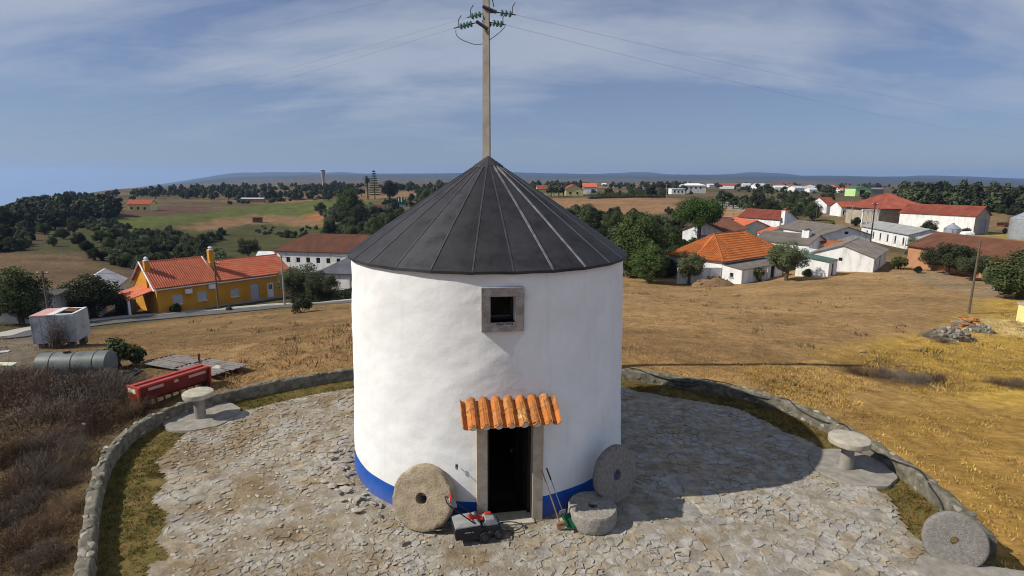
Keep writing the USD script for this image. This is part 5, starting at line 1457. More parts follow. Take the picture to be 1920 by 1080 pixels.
# ------------------------------------------------------------------ things in the left field
def left_yard():
    # box van body standing on the ground
    P = spot(66, 655)
    t = thing('box_trailer', 'white box trailer body with a partly open roof behind the green tank', 'trailer', P, 16)
    W, D, H = 1.85, 1.7, 1.42
    for k, (c, s) in enumerate((((W / 2, 0, .28 + H / 2), (W, .05, H)), ((W / 2, D, .28 + H / 2), (W, .05, H)), ((.0, D / 2, .28 + H / 2), (.05, D - .06, H)), ((W, D / 2, .28 + H / 2), (.05, D - .06, H)), ((W / 2, D / 2, .30), (W, D, .06)))):
        part(t, 'floor' if k == 4 else 'side_panel', MB().box(c, s).m(), 'van_white')
    for x in np.linspace(.0, W, 6):
        part(t, 'side_rib', MB().box((x, -.035, .28 + H / 2), (.045, .03, H)).m(), 'van_white')
    z = .28 + H + .035
    part(t, 'roof_panel', MB().box((.34, D / 2, z), (.74, D + .1, .05)).m(), 'van_pink', label='faded pink roof panel')
    part(t, 'roof_panel', MB().box((.87, D / 2, z + .02), (.32, D + .1, .05)).m(), 'roof_white')
    for a, b, w, h in ((1.42, .1, .84, .2), (1.42, D - .1, .84, .2), (1.8, D / 2, .12, D - .4)):
        part(t, 'roof_panel', MB().box((a, b, z), (w, h, .05)).m(), 'roof_white')
    part(t, 'roof_flap', MB().box((1.4, D * .62, z + .03), (.5, .35, .03), R=trimesh.transformations.rotation_matrix(.3, [1, .4, 0])[:3, :3]).m(), 'rust')
    for x, y in ((.3, .2), (1.55, .2), (.3, D - .2), (1.55, D - .2)):
        part(t, 'support_block', MB().box((x, y, .02), (.3, .3, .5)).m(), 'rubble')
    # dead creeper in front of the trailer
    g = np.random.default_rng(12)
    mb = MB()
    q = P + np.array([1.2, .1, 0])
    for k in range(60):
        a = q + [g.normal() * .25, g.normal() * .12 - .1, .05]
        e = q + [g.normal() * .42, g.normal() * .18 - .12, g.uniform(.5, 1.75)]
        m = (a + e) / 2 + g.normal(size=3) * .14
        mb.tube([a, m, e], [.018, .012, .006], 4)
        for _ in range(3):
            e2 = m + (e - m) * g.uniform() ; mb.tube([e2, e2 + g.normal(size=3) * .2], [.008, .004], 3)
    one('dead_creeper', mb.m(), 'twig_grey', 'dead leafless creeper climbing the front of the white box trailer', 'plant')
    # cylindrical tank
    P = spot(148, 713)
    t = thing('fuel_tank', 'rusting green grey cylindrical tank lying on its side in the weeds', 'tank', P, 9)
    R, Ln = .56, 2.6
    prof = [(.02, -.14), (.3, -.11), (.48, -.05), (R, 0), (R, Ln), (.48, Ln + .05), (.3, Ln + .11), (.02, Ln + .14)]
    part(t, 'shell', MB().lathe(prof, 36).xf(frame((1, 0, 0)), (-Ln / 2, 0, R + .12)).m(), 'tank_green', 35)
    for x in (-.8, 0, .8):
        part(t, 'hoop', MB().lathe([(R + .005, -.03), (R + .018, -.03), (R + .018, .03), (R + .005, .03)], 36, closed=False).xf(frame((1, 0, 0)), (x, 0, R + .12)).m(), 'tank_green', 30)
    for x in (-.8, .8):
        part(t, 'cradle', MB().box((x, 0, .12), (.16, .9, .34)).m(), 'rust')
    part(t, 'filler_cap', MB().lathe([(.13, 1.18), (.13, 1.29), (.16, 1.29), (.16, 1.32)], 14, (-.3, 0, 0)).m(), 'rust')
    part(t, 'valve', MB().box((-Ln / 2 - .2, -.1, .42), (.16, .14, .2)).m(), 'plaster_white', label='white valve box on the tank end')
    # red seed hopper
    a, b = spot(258, 767), spot(384, 722)
    d = b - a; yaw = math.degrees(math.atan2(d[1], d[0])); ln = float(np.hypot(d[0], d[1]))
    t = thing('seed_drill', 'long red farm seed hopper with two lid rails parked outside the terrace wall', 'farm machine', a, yaw)
    V = np.array([(0, -.2, .30), (ln, -.2, .30), (ln, .2, .30), (0, .2, .30), (0, -.30, .76), (ln, -.30, .76), (ln, .30, .76), (0, .30, .76)])
    F = np.array([[0, 3, 2, 1], [4, 5, 6, 7], [0, 1, 5, 4], [1, 2, 6, 5], [2, 3, 7, 6], [3, 0, 4, 7]])
    part(t, 'hopper', (V, F), 'machine_red_dull')
    for y in (-.23, .12):
        part(t, 'lid_rail', MB().box((ln / 2, y, .79), (ln + .06, .17, .06)).m(), 'machine_red')
    for x in (-.05, ln + .05):
        part(t, 'end_plate', MB().prism([(-.28, .02), (.28, .02), (.35, .80), (-.35, .80)], -.035, .035).xf(np.array([[0, 0, 1.], [1, 0, 0], [0, 1, 0]]), (x, 0, 0)).m(), 'machine_red')
    part(t, 'sticker', MB().box((-.095, .02, .66), (.012, .42, .14)).m(), 'cream_box', label='worn white label on the end plate')
    for x, w in ((.5, .5), (ln * .5, .14), (ln * .82, .62)):
        part(t, 'sticker', MB().box((x, -.285, .66), (w, .05, .10)).m(), 'van_pink', label='faded sticker on the hopper side')
    for x in np.linspace(.25, ln - .25, 8):
        part(t, 'seed_tube', MB().tube([(x, -.1, .33), (x + .04, -.14, .15), (x, -.16, -.05)], .03, 6).m(), 'dark_steel')
    part(t, 'frame_bar', MB().box((ln / 2, 0, .24), (ln, .12, .12)).m(), 'machine_red_dull')
    for x in (.1, ln - .1):
        part(t, 'wheel', MB().lathe([(.19, -.06), (.24, -.05), (.24, .05), (.19, .06)], 20).xf(frame((1, 0, 0)), (x, .1, .2)).m(), 'black_rubber', 30)
    # sheet panels lying in a row
    a, b, c = spot(268, 690), spot(404, 717), spot(290, 672)
    u = (b - a); w = (c - a); lu, lw = np.linalg.norm(u), np.linalg.norm(w); u /= lu; w = w - u * (u @ w); w /= np.linalg.norm(w)
    n = np.cross(u, w); n *= np.sign(n[2]); R = np.column_stack([u, np.cross(n, u), n])
    for k, (s0, s1, t0, t1, lab) in enumerate(((0, .48, 0, .46, 'grey metal sheet panel, front left of the flat stack'), (0.02, .50, .50, .98, 'grey metal sheet panel, back left of the flat stack'), (.49, .98, .02, .48, 'grey metal sheet panel behind the red hopper, front right of the flat stack'), (.52, 1.0, .52, 1.0, 'weathered grey metal sheet panel with grass through it, back right of the flat stack'))):
        L_, W_ = lu * (s1 - s0), 1.35 * (t1 - t0)
        o = a + u * lu * (s0 + s1) / 2 + R[:, 1] * 1.35 * (t0 + t1) / 2 + n * (.22 + .01 * k)
        p = thing('sheet_panel', lab, 'metal panel', o, 0)
        part(p, 'sheet', MB().box((0, 0, 0), (L_, W_, .025), R=R).m(), 'sheet_grey')
        for q in (-.28, .0, .28):
            part(p, 'rib', MB().box(R @ np.array([0, q * W_, .03]), (L_, .045, .035), R=R).m(), 'sheet_grey')
        part(p, 'end_batten', MB().box(R @ np.array([-L_ / 2 + .05, 0, .035]), (.09, W_, .05), R=R).m(), 'rust')
        part(p, 'runner', MB().box(R @ np.array([0, 0, -.12]), (L_ * .9, .08, .2), R=R).m(), 'rust')
    P = spot(375, 688); one('rusty_post', MB().box((P[0], P[1], P[2] + .2), (.07, .07, .75), rz=.3).m(), 'rust', 'short rusty post standing in the field behind the sheet panels', 'post')
    P = spot(409, 697); v, f = rock(.26, 5, (1.2, .9, .7), 2); one('boulder', (v + P + [0, 0, .08], f), 'chips', 'pale boulder beside the right end of the sheet panels', 'boulder')
    a, b = spot(226, 724), spot(257, 707)
    one('iron_pipe', MB().tube([a + [0, 0, .15], b + [0, 0, .22]], .09, 10).tube([b + [0, 0, .22] + (a - b) * .12, b + [0, 0, .22] - (a - b) * .02], .15, 12).m(), 'dark_steel', 'black flanged iron pipe lying left of the red hopper', 'pipe')
    P = spot(14, 703); t = thing('crate', 'small pale yellow crate on the dirt at the left edge', 'crate', P, 20)
    part(t, 'crate_body', MB().box((0, 0, .22), (.5, .36, .5)).m(), 'cream_box'); part(t, 'crate_lid', MB().box((.02, 0, .49), (.6, .46, .045), R=trimesh.transformations.rotation_matrix(.12, [0, 1, 0])[:3, :3]).m(), 'cream_box')
    P = spot(5, 662); one('scrap_sheet', MB().box((P[0], P[1], P[2] + .06), (.55, .35, .05), rz=.4).m(), 'van_white', 'flat scrap of pale sheet on the bare dirt at far left', 'scrap')
    P = spot(152, 822)
    t = thing('broken_post', 'broken pale concrete post stub in the dry scrub outside the left wall', 'post', P, 10)
    part(t, 'shaft', MB().box((0, 0, .1), (.10, .10, .75), R=trimesh.transformations.rotation_matrix(.35, [0, 1, 0])[:3, :3]).m(), 'concrete')


left_yard()


# ------------------------------------------------------------------ poles, tanks, heaps on the right
def pole(px, py, top, r, m, label, arm=True):
    P = spot(px, py)
    dpt = P[1]
    zt = at_depth(px, top, dpt)[2]
    t = thing('utility_pole', label, 'utility pole', P)
    part(t, 'shaft', MB().tube([(0, 0, -.5), (0, 0, zt - P[2])], [r, r * .7], 8).m(), m)
    if not arm:
        part(t, 'pole_cap', MB().lathe([(r * .8, zt - P[2]), (r * .5, zt - P[2] + .08)], 8).m(), m)
        return P, zt
    part(t, 'crossarm', MB().box((0, 0, zt - P[2] - .25), (1.1 if r > .1 else .7, .09, .09)).m(), m)
    for x in (-.45, .45):
        part(t, 'insulator', MB().lathe([(.05, 0), (.07, .05), (.04, .12)], 8, (x * (1 if r > .1 else .7), 0, zt - P[2] - .2)).m(), 'plaster_white')
    return P, zt


pr1, zr1 = pole(1816, 588, 452, .085, 'wood_pole', 'wooden pole rising from the orange tile heap at right', False)
pole(1630, 470, 380, .14, 'dark_steel', 'dark pole standing in the middle of the village')
pole(1591, 448, 385, .10, 'concrete_pole', 'thin grey pole behind the big brown roofed barn')
pole(1528, 430, 376, .09, 'wood_pole', 'thin pole beside the round dark tree in the village')
pole(1249, 373, 345, .12, 'concrete_pole', 'thin pale pole at the end of the far hedge')
pole(813, 362, 334, .18, 'concrete_pole', 'pale pole beside the left slope of the mill roof')
pa, za = pole(410, 581, 490, .12, 'wood_pole', 'dark wooden pole in front of the ochre house')
pb, zb = pole(534, 573, 478, .13, 'concrete_pole', 'grey concrete pole at the right end of the ochre house')
pc, zc = pole(96, 618, 508, .12, 'wood_pole', 'dark pole among the trees left of the ochre house')
wire(np.array([pa[0], pa[1], za - .2]), np.array([pb[0], pb[1], zb - .2]), .25, 'cable strung between the two poles of the ochre house', .016)
wire(np.array([pb[0], pb[1], zb - .2]), at_depth(740, 462, 62), .5, 'cable running from the concrete pole toward the mill', .018)
wire(np.array([pa[0], pa[1], za - .2]), np.array([pc[0], pc[1], zc - .2]), .5, 'cable strung over the ochre house to the left pole', .018)


def silo(px, py, r, h, label, m, cone):
    P = spot(px, py)
    t = thing('silo', label, 'silo', P)
    part(t, 'drum', MB().lathe([(r, -.6)] + [(r + (.03 if k % 2 else 0), k * h / 12) for k in range(13)], 28).m(), m, 20)
    part(t, 'cone', MB().lathe([(r + .06, h), (r * .2, h + cone), (r * .2, h + cone + .2)], 28).m(), m, 30)
    part(t, 'ladder', MB().box((-r * .6, -r * .86, h / 2), (.35, .06, h)).m(), 'galvanised')


silo(1783, 448, 1.5, 2.3, 'short grey silo with a conical lid in front of the red roofed barn', 'galvanised', .9)
silo(1921, 448, 3.0, 4.4, 'large pale blue grey silo cut by the right edge', 'galvanised', 1.6)
P = spot(1811, 452)
t_ = thing('gas_tank', 'white capsule shaped tank on legs right of the short silo', 'tank', P, 10)
part(t_, 'vessel', MB().lathe([(.02, -1.5), (.55, -1.35), (.85, -.95), (.9, .95), (.55, 1.35), (.02, 1.5)], 20).xf(frame((1, 0, 0)), (0, 0, 1.2)).m(), 'plaster_white', 40)
for x in (-.8, .8):
    part(t_, 'leg', MB().box((x, 0, .2), (.25, 1.2, 1.2)).m(), 'concrete')
P = spot(1884, 436)
t_ = thing('rusty_trailer', 'rusty brown farm trailer beside the blue grey barn door', 'trailer', P, 5)
part(t_, 'bed', MB().box((0, 0, 1.5), (3.0, 2, .25)).m(), 'rust')
for y in (-.95, .95):
    part(t_, 'side_board', MB().box((0, y, 2.0), (3.0, .1, .75)).m(), 'rust')
for x in (-1, 1):
    part(t_, 'wheel', MB().lathe([(.45, -.15), (.6, -.1), (.6, .1), (.45, .15)], 18).xf(frame((0, 1, 0)), (x, -.9, .55)).m(), 'black_rubber')
part(t_, 'ladder_frame', MB().box((1.0, 0, 2.9), (.12, 1.6, 1.4)).m(), 'rust')
# white kiosk cut by the right edge
P = spot(1926, 606)
t_ = thing('meter_hut', 'small white hut with a yellow edged wall at the right border', 'hut', P, -10)
part(t_, 'wall', MB().box((.5, .5, .35), (1.0, 1.0, 1.5)).m(), 'plaster_white'); part(t_, 'roof', MB().box((.5, .5, 1.14), (1.2, 1.2, .08)).m(), 'roof_grey')
part(t_, 'side_wall', MB().box((-.03, .5, .35), (.05, .98, 1.48)).m(), 'plaster_yellow')


def heap(name, label, cat, centre, rx, ry, h, n, m, size, piece, rot=0.0, squash=(1, .9, .7), seed=1, flat=False):
    g = np.random.default_rng(seed)
    t = thing(name, label, cat, centre)
    an = np.linspace(0, 2 * np.pi, 25)[:-1]
    V, F = [], []
    rings = 6
    for i in range(rings):
        s = 1 - i / rings
        for a in an:
            x, y = rx * s * math.cos(a), ry * s * math.sin(a)
            x, y = x * math.cos(rot) - y * math.sin(rot), x * math.sin(rot) + y * math.cos(rot)
            V.append([x, y, h * .75 * (1 - s ** 1.6) - .25 * (i == 0)])
    V.append([0, 0, h * .8])
    for i in range(rings - 1):
        for j in range(24):
            F.append([i * 24 + j, i * 24 + (j + 1) % 24, (i + 1) * 24 + (j + 1) % 24]); F.append([i * 24 + j, (i + 1) * 24 + (j + 1) % 24, (i + 1) * 24 + j])
    for j in range(24):
        F.append([(rings - 1) * 24 + j, (rings - 1) * 24 + (j + 1) % 24, len(V) - 1])
    V = np.array(V); V[:, 2] += (fbm(V / .5, 3, seed) - .5) * .3 * h
    part(t, 'core', (V, np.array(F)), 'earth' if m == 'earth' else 'rubble', True)
    for k in range(n):
        s, a = math.sqrt(g.uniform()), g.uniform(0, 2 * math.pi)
        x, y = rx * s * math.cos(a), ry * s * math.sin(a)
        x, y = x * math.cos(rot) - y * math.sin(rot), x * math.sin(rot) + y * math.cos(rot)
        z = h * .8 * (1 - s ** 1.6)
        if flat:
            v, f = MB().box((0, 0, 0), (size * g.uniform(.8, 1.2), size * .55, .045)).m()
        else:
            v, f = rock(size * g.uniform(.5, 1.25), int(g.integers(1e6)), squash, 1)
        Rm = rotz(g.uniform(0, 6.3)) @ trimesh.transformations.rotation_matrix(g.normal() * .45, [1, 0, 0])[:3, :3]
        part(t, piece, (v @ Rm.T + [x, y, z], f), m if not isinstance(m, tuple) else m[int(g.integers(len(m)))])


heap('rubble_heap', 'heap of dark grey rubble stones beside the orange tile heap', 'rubble', spot(1778, 634), 1.5, 1.0, .75, 170, ('rubble', 'rubble', 'rubble_pale', 'twig_grey'), .145, 'stone', .35, seed=3)
heap('tile_heap', 'heap of broken orange roof tiles at the foot of the wooden pole', 'tile heap', spot(1813, 612), .75, .6, .72, 80, ('tile_worn', 'tile_worn', 'rubble'), .40, 'tile', .2, seed=4, flat=False, squash=(1, .55, .22))
heap('stone_heap', 'small heap of pale stones right of the orange tile heap', 'rubble', spot(1838, 622), .8, .55, .5, 45, ('rubble_pale', 'rubble', 'rubble'), .15, 'stone', -.2, seed=6)
heap('earth_mound', 'bare earth mound in front of the orange roofed cottage', 'mound', spot(1337, 536), 2.9, 1.6, 1.5, 12, 'earth', .3, 'clod', 0, seed=8, flat=False)
for px, py, r, lab in ((1862, 545, .5, 'pale boulder beside the track at far right'), (1690, 706, .17, 'pale stone in the dark scrub line, left end'), (1618, 662, .15, 'white stone on the straw field edge left of the rubble heap'), (1506, 505, .35, 'pale boulder by the tiny green roofed hut'), (1350, 528, .3, 'pale stone at the corner of the orange roofed cottage')):
    P = spot(px, py); v, f = rock(r, px, (1.3, .9, .7), 2); one('boulder', (v + P + [0, 0, r * .3], f), 'chips', lab, 'boulder')


# ------------------------------------------------------------------ trees and shrubs
def leaves(mb, centres, radii, n, size, g, flat=1.0, up=.35, asp=1.0):
    """n leaf-sized quads spread over the shells of the clumps."""
    centres, radii = np.asarray(centres, float), np.asarray(radii, float)
    w = radii ** 2; k = g.choice(len(centres), n, p=w / w.sum())
    d = g.normal(size=(n, 3)); d /= np.linalg.norm(d, axis=1, keepdims=True)
    rr = radii[k] * g.uniform(.55, 1.06, n)
    p = centres[k] + d * rr[:, None] * [1, 1, flat]
    nr = d + g.normal(size=(n, 3)) * .55 + [0, 0, up]; nr /= np.linalg.norm(nr, axis=1, keepdims=True)
    a = np.cross(nr, g.normal(size=(n, 3))); a /= np.linalg.norm(a, axis=1, keepdims=True)
    b = np.cross(nr, a)
    s = size * g.uniform(.6, 1.3, n)[:, None]
    v = np.stack([p - a * s, p + b * s * .62 * asp, p + a * s, p - b * s * .62 * asp], 1).reshape(-1, 3)
    i = np.arange(n) * 4
    mb.add(v, np.stack([i, i + 1, i + 2, i + 3], 1))


def limbs(mb, base, tips, r0, g, bend=.25):
    for t in tips:
        t = np.asarray(t, float); b = np.asarray(base, float)
        m = (b + t) / 2 + g.normal(size=3) * np.linalg.norm(t - b) * bend * .5
        mb.tube(CubicSpline([0, .5, 1], [b, m, t])(np.linspace(0, 1, 6)), np.linspace(r0, r0 * .25, 6), 6, False)


def crown_clumps(g, n, rx, ry, rz, c, r0, r1, low=-.6):
    out, rad = [], []
    while len(out) < n:
        d = g.normal(size=3); d /= np.linalg.norm(d)
        if d[2] < low:
            continue
        s = g.uniform(.35, .82)
        out.append(np.array(c) + d * [rx, ry, rz] * s); rad.append(g.uniform(r0, r1))
    return np.array(out), np.array(rad)


def tree(kind, name, label, P, scale, rz=0.0, seed=0, group=None, detail=1.0):
    g = np.random.default_rng(seed + 100)
    t = thing(name, label, 'tree', P, rz, group, scale)
    tr, cr = MB(), MB()
    if kind == 'olive':              # 4.4 m, round grey crown on a short forked trunk
        c, r = crown_clumps(g, 44, 2.25, 2.25, 2.0, (0, 0, 2.5), .40, .80, -.85)
        tr.tube([(0, 0, -.5), (.05, 0, .5), (0, .05, 1.1)], [.26, .2, .16], 8, False)
        limbs(tr, (0, .05, 1.0), [q * [.8, .8, 1] for q in c[:9]], .11, g)
        leaves(cr, c, r, int(11000 * detail), .088, g); lm = 'leaf_olive'
    elif kind == 'oak':              # 6 m, dense and dark almost to the ground
        c, r = crown_clumps(g, 60, 2.8, 2.7, 3.1, (0, 0, 3.0), .5, 1.0, -.95)
        tr.tube([(0, 0, -.6), (0, .05, 1.0), (.05, 0, 2.4)], [.34, .28, .2], 8, False)
        limbs(tr, (0, 0, 1.6), c[:10], .14, g)
        leaves(cr, c, r, int(12500 * detail), .115, g); lm = 'leaf_dark'
    elif kind == 'broad':            # 8 m, loose bright green
        c, r = crown_clumps(g, 70, 3.6, 3.3, 4.1, (0, 0, 3.9), .6, 1.15, -.95)
        tr.tube([(0, 0, -.6), (.1, 0, 1.6), (.0, .1, 3.2)], [.36, .28, .2], 8, False)
        limbs(tr, (0, 0, 1.8), c[:12], .15, g)
        leaves(cr, c, r, int(13500 * detail), .135, g); lm = 'leaf_green'
    elif kind == 'pine':             # 8.5 m umbrella pine on three leaning stems
        c, r = crown_clumps(g, 90, 4.3, 4.0, 2.7, (0, 0, 5.5), .6, 1.05, -.55)
        for e in ((-1.3, .2, 4.6), (.4, .1, 4.8), (1.5, -.3, 4.7)):
            tr.tube(CubicSpline([0, .5, 1], [(0, 0, -.8), (e[0] * .35, e[1] * .4, 2.2), e])(np.linspace(0, 1, 8)), np.linspace(.26, .13, 8), 8, False)
            limbs(tr, e, c[np.argsort(np.linalg.norm(c - e, axis=1))[:8]], .10, g)
        leaves(cr, c, r, int(17000 * detail), .11, g, flat=.85); lm = 'leaf_pine'
    elif kind == 'cypress':
        z = np.linspace(.8, 7.2, 16); c = np.stack([g.normal(size=16) * .08, g.normal(size=16) * .08, z], 1); r = .25 + .6 * np.sin(np.linspace(.5, 3.0, 16))
        tr.tube([(0, 0, -.5), (0, 0, 6)], [.2, .05], 6, False)
        leaves(cr, c, r, int(2200 * detail), .18, g); lm = 'leaf_dark'
    elif kind == 'araucaria':        # 14 m tiered conifer
        tr.tube([(0, 0, -.5), (0, 0, 14)], [.3, .05], 6, False)
        c, r = [], []
        for k in range(11):
            zz = 2.4 + k * 1.08; ext = 2.9 * (1 - k / 12.0)
            for q in range(7):
                a = q * 2 * math.pi / 7 + k
                for s in (.45, .8):
                    c.append((ext * s * math.cos(a), ext * s * math.sin(a), zz - .15 * s)); r.append(.42)
                tr.tube([(0, 0, zz), (ext * math.cos(a), ext * math.sin(a), zz)], [.06, .02], 4, False)
        leaves(cr, c, r, int(3600 * detail), .26, g, flat=.4); lm = 'leaf_dark'
    elif kind == 'palm':             # 11 m
        tr.tube([(0, 0, -.5), (.1, 0, 8.2)], [.32, .26], 8, False)
        for k in range(46):
            a, el = g.uniform(0, 2 * math.pi), g.uniform(-1.3, 1.2)
            d = np.array([math.cos(a) * math.cos(el), math.sin(a) * math.cos(el), math.sin(el)])
            p = np.array([0.1, 0, 8.6]); L_ = 1.9
            side = np.cross(d, [0, 0, 1]); side /= np.linalg.norm(side)
            pts = [p + d * L_ * s - np.array([0, 0, .9 * s * s]) for s in (0, .4, .75, 1)]
            w = (.05, .26, .22, .02)
            cr.add(np.array([q for x, y in zip(pts, w) for q in (x - side * y, x + side * y)]), np.array([[2 * i, 2 * i + 1, 2 * i + 3, 2 * i + 2] for i in range(3)]))
        lm = 'leaf_dark'
    elif kind == 'far':
        c, r = crown_clumps(g, 14, 2.9, 2.9, 2.3, (0, 0, 3.6), .8, 1.4, -.7)
        tr.tube([(0, 0, -1.5), (0, 0, 3)], [.3, .2], 5, False)
        leaves(cr, c, r, int(900 * detail), .42, g); lm = 'leaf_far'
    part(t, 'trunk', tr.m(), 'bark', 40)
    part(t, 'crown', cr.m(), lm)
    return t


def shrub(kind, name, label, P, scale, seed=0, group=None):
    g = np.random.default_rng(seed + 500)
    t = thing(name, label, 'shrub', P, float(g.uniform(0, 360)), group, scale)
    st, cr = MB(), MB()
    if kind == 'green':
        c, r = crown_clumps(g, 14, 1.0, 1.0, .8, (0, 0, .75), .25, .5, -.6)
        limbs(st, (0, 0, -.2), c[:8], .045, g); leaves(cr, c, r, 1500, .10, g); lm = 'leaf_dark'
    elif kind == 'light':
        c, r = crown_clumps(g, 14, 1.0, 1.0, .8, (0, 0, .75), .25, .5, -.6)
        limbs(st, (0, 0, -.2), c[:8], .045, g); leaves(cr, c, r, 1500, .10, g); lm = 'leaf_yellowgreen'
    else:                            # dry thicket of bare stalks
        lm = 'twig_brown' if kind == 'dry' else 'twig_grey'
        for k in range(210):
            b = np.array([g.normal() * .55, g.normal() * .5, -.1]); h_ = g.uniform(.35, 1.15) * max(.25, 1 - np.hypot(b[0], b[1]) * .45)
            e = b + [g.normal() * .28, g.normal() * .28, h_]; m = (b + e) / 2 + g.normal(size=3) * .07
            st.tube([b, m, e], [.011, .008, .003], 3, False)
        c = np.stack([g.normal(size=40) * .6, g.normal(size=40) * .55, 0 * np.arange(40)], 1); c[:, 2] = np.maximum(.1, .75 - .4 * np.hypot(c[:, 0], c[:, 1])) * g.uniform(.5, 1.1, 40)
        leaves(cr, c, np.full(40, .24), 5200, .030, g, asp=.35, up=0)
    part(t, 'stems', st.m(), 'bark' if kind in ('green', 'light') else lm)
    part(t, 'foliage', cr.m(), lm)
    return t


HGT = {'olive': 4.6, 'oak': 6.3, 'broad': 8.2, 'pine': 8.6, 'cypress': 8.0, 'araucaria': 14.4, 'palm': 10.6, 'far': 6.6}
PROTO = {}


def plant(kind, name, label, px, py, top, seed=0, wide=1.0, group=None, new=False):
    """A tree standing at a place, as tall as it looks there."""
    P = spot(px, py)
    s = (at_depth(px, top, P[1])[2] - P[2]) / HGT[kind]
    rz = float((seed * 77) % 360)
    if kind not in PROTO or new:
        PROTO[kind] = tree(kind, name, label, P, (s * wide, s * wide, s), rz, seed, group)
        return PROTO[kind]
    return dup(PROTO[kind], P, rz, (s * wide, s * wide, s), label, group, name)


plant('pine', 'umbrella_pine', 'tall umbrella pine with forked stems in front of the white gabled barn', 1308, 476, 360, 1, 1.0)
plant('olive', 'olive_tree', 'olive tree with open forked stems before the white garden wall', 1292, 534, 466, 2, .95)
plant('olive', 'olive_tree', 'dense round olive tree between the white lean-to and the tiny hut', 1474, 526, 448, 3, 1.0, new=True)
plant('olive', 'olive_tree', 'olive tree on a clear trunk right of the gabled barn', 1719, 498, 442, 4, .9)
plant('olive', 'olive_tree', 'broad olive tree in front of the salmon walled building', 1776, 516, 450, 5, 1.35)
plant('olive', 'olive_tree', 'smaller olive tree against the salmon wall', 1822, 526, 474, 6, 1.3)
plant('olive', 'olive_tree', 'grey green olive tree between the clear stemmed olive and the broad olive', 1748, 508, 462, 105, 1.1)
plant('olive', 'olive_tree', 'olive tree at the left end of the salmon building roof', 1862, 545, 498, 106, 1.0)
plant('oak', 'oak_tree', 'large dark tree cut by the right edge beside the salmon building', 1912, 560, 448, 7, 1.35)
plant('broad', 'broadleaf_tree', 'big loose green tree right of the mill eaves', 1196, 520, 388, 8, 1.0)
plant('oak', 'oak_tree', 'dark rounded tree at the right slope of the mill roof', 1103, 424, 374, 9, .9)
plant('broad', 'broadleaf_tree', 'low green tree just behind the right edge of the mill eaves', 1215, 530, 450, 10, 1.2)
plant('broad', 'broadleaf_tree', 'leafy tree under the umbrella pine crown', 1245, 492, 420, 11, 1.1)
plant('broad', 'broadleaf_tree', 'green tree between the dark rounded tree and the umbrella pine', 1160, 440, 392, 12, 1.3)
plant('oak', 'oak_tree', 'dark round tree beside the cream gabled cottage', 1522, 414, 371, 13, .95)
plant('oak', 'oak_tree', 'low round tree left below the beige stone house', 1655, 437, 411, 14, 1.2)
plant('oak', 'oak_tree', 'small round tree in the row below the beige stone house', 1692, 438, 420, 15, 1.25)
plant('oak', 'oak_tree', 'biggest round tree in the row below the beige stone house', 1738, 444, 407, 16, 1.05)
plant('oak', 'oak_tree', 'dark tree before the row of white rooms', 1604, 424, 404, 17, 1.2)
plant('oak', 'oak_tree', 'dark tree thicket left of the dark red roof', 1440, 404, 372, 18, 1.5)
plant('oak', 'oak_tree', 'dark tree between the thicket and the cream cottage', 1478, 404, 376, 19, 1.3)
plant('cypress', 'cypress_tree', 'narrow dark cypress beside the yellow gabled house', 1088, 366, 334, 20, 1.1)
plant('araucaria', 'conifer_tree', 'tall tiered conifer on the skyline left of the mill', 703, 374, 316, 21, 1.0)
plant('palm', 'palm_tree', 'single palm on the skyline left of the tiered conifer', 690, 374, 324, 22, 1.1)
plant('oak', 'oak_tree', 'round topped tree right of the tiered conifer', 731, 372, 332, 23, 1.0)
plant('broad', 'broadleaf_tree', 'massive tree left of the brown roofed cottage on the slope', 655, 414, 348, 24, 1.15)
plant('oak', 'oak_tree', 'grey green tree in front of the brown roofed cottage', 676, 422, 376, 25, 1.1)
plant('oak', 'oak_tree', 'dark tree right of the green banded building', 800, 384, 348, 26, 1.0)
plant('oak', 'oak_tree', 'small tree at the left border of the slope trees', 601, 400, 376, 27, 1.2)
plant('oak', 'oak_tree', 'tall dark tree at the left edge', 40, 606, 484, 28, 1.0)
plant('oak', 'oak_tree', 'dark bushy tree between the shed and the box trailer', 82, 600, 540, 29, 1.05)
plant('oak', 'oak_tree', 'broad dark tree left of the ochre house porch', 178, 594, 500, 30, 1.4)
plant('olive', 'olive_tree', 'grey tree right of the ochre house', 565, 566, 492, 31, 1.15)
plant('olive', 'olive_tree', 'leafy tree in front of the slate roofed barn', 606, 566, 506, 32, 1.2)
plant('olive', 'olive_tree', 'lone round tree on the green slope above the ochre house', 466, 486, 443, 33, 1.05)
SCRUB = [(150, 462, 434), (20, 470, 440), (205, 470, 440), (178, 488, 462), (240, 500, 468), (290, 505, 470), (330, 505, 478), (385, 498, 472), (120, 448, 424), (84, 440, 416), (345, 462, 440), (395, 452, 434), (378, 458, 436), (362, 463, 442), (410, 449, 434),
         (300, 452, 430), (540, 446, 428), (575, 452, 432), (620, 446, 412), (660, 450, 418), (700, 440, 402), (735, 430, 396), (780, 424, 390), (690, 456, 424), (1066, 416, 388), (1140, 420, 398), (1130, 470, 420), (1225, 432, 400), (1262, 500, 452),
         (226, 486, 456), (262, 492, 462), (312, 496, 466), (165, 474, 446), (190, 455, 430), (138, 436, 412), (215, 446, 424), (10, 446, 418), (48, 432, 410), (270, 470, 446), (350, 500, 474), (410, 500, 480), (250, 452, 434), (100, 462, 440), (590, 470, 440), (640, 468, 436), (720, 456, 420), (760, 440, 402),
         (1180, 470, 424), (1160, 500, 452), (1230, 462, 420), (1075, 436, 404), (1050, 404, 384), (430, 496, 478), (1250, 520, 478)]
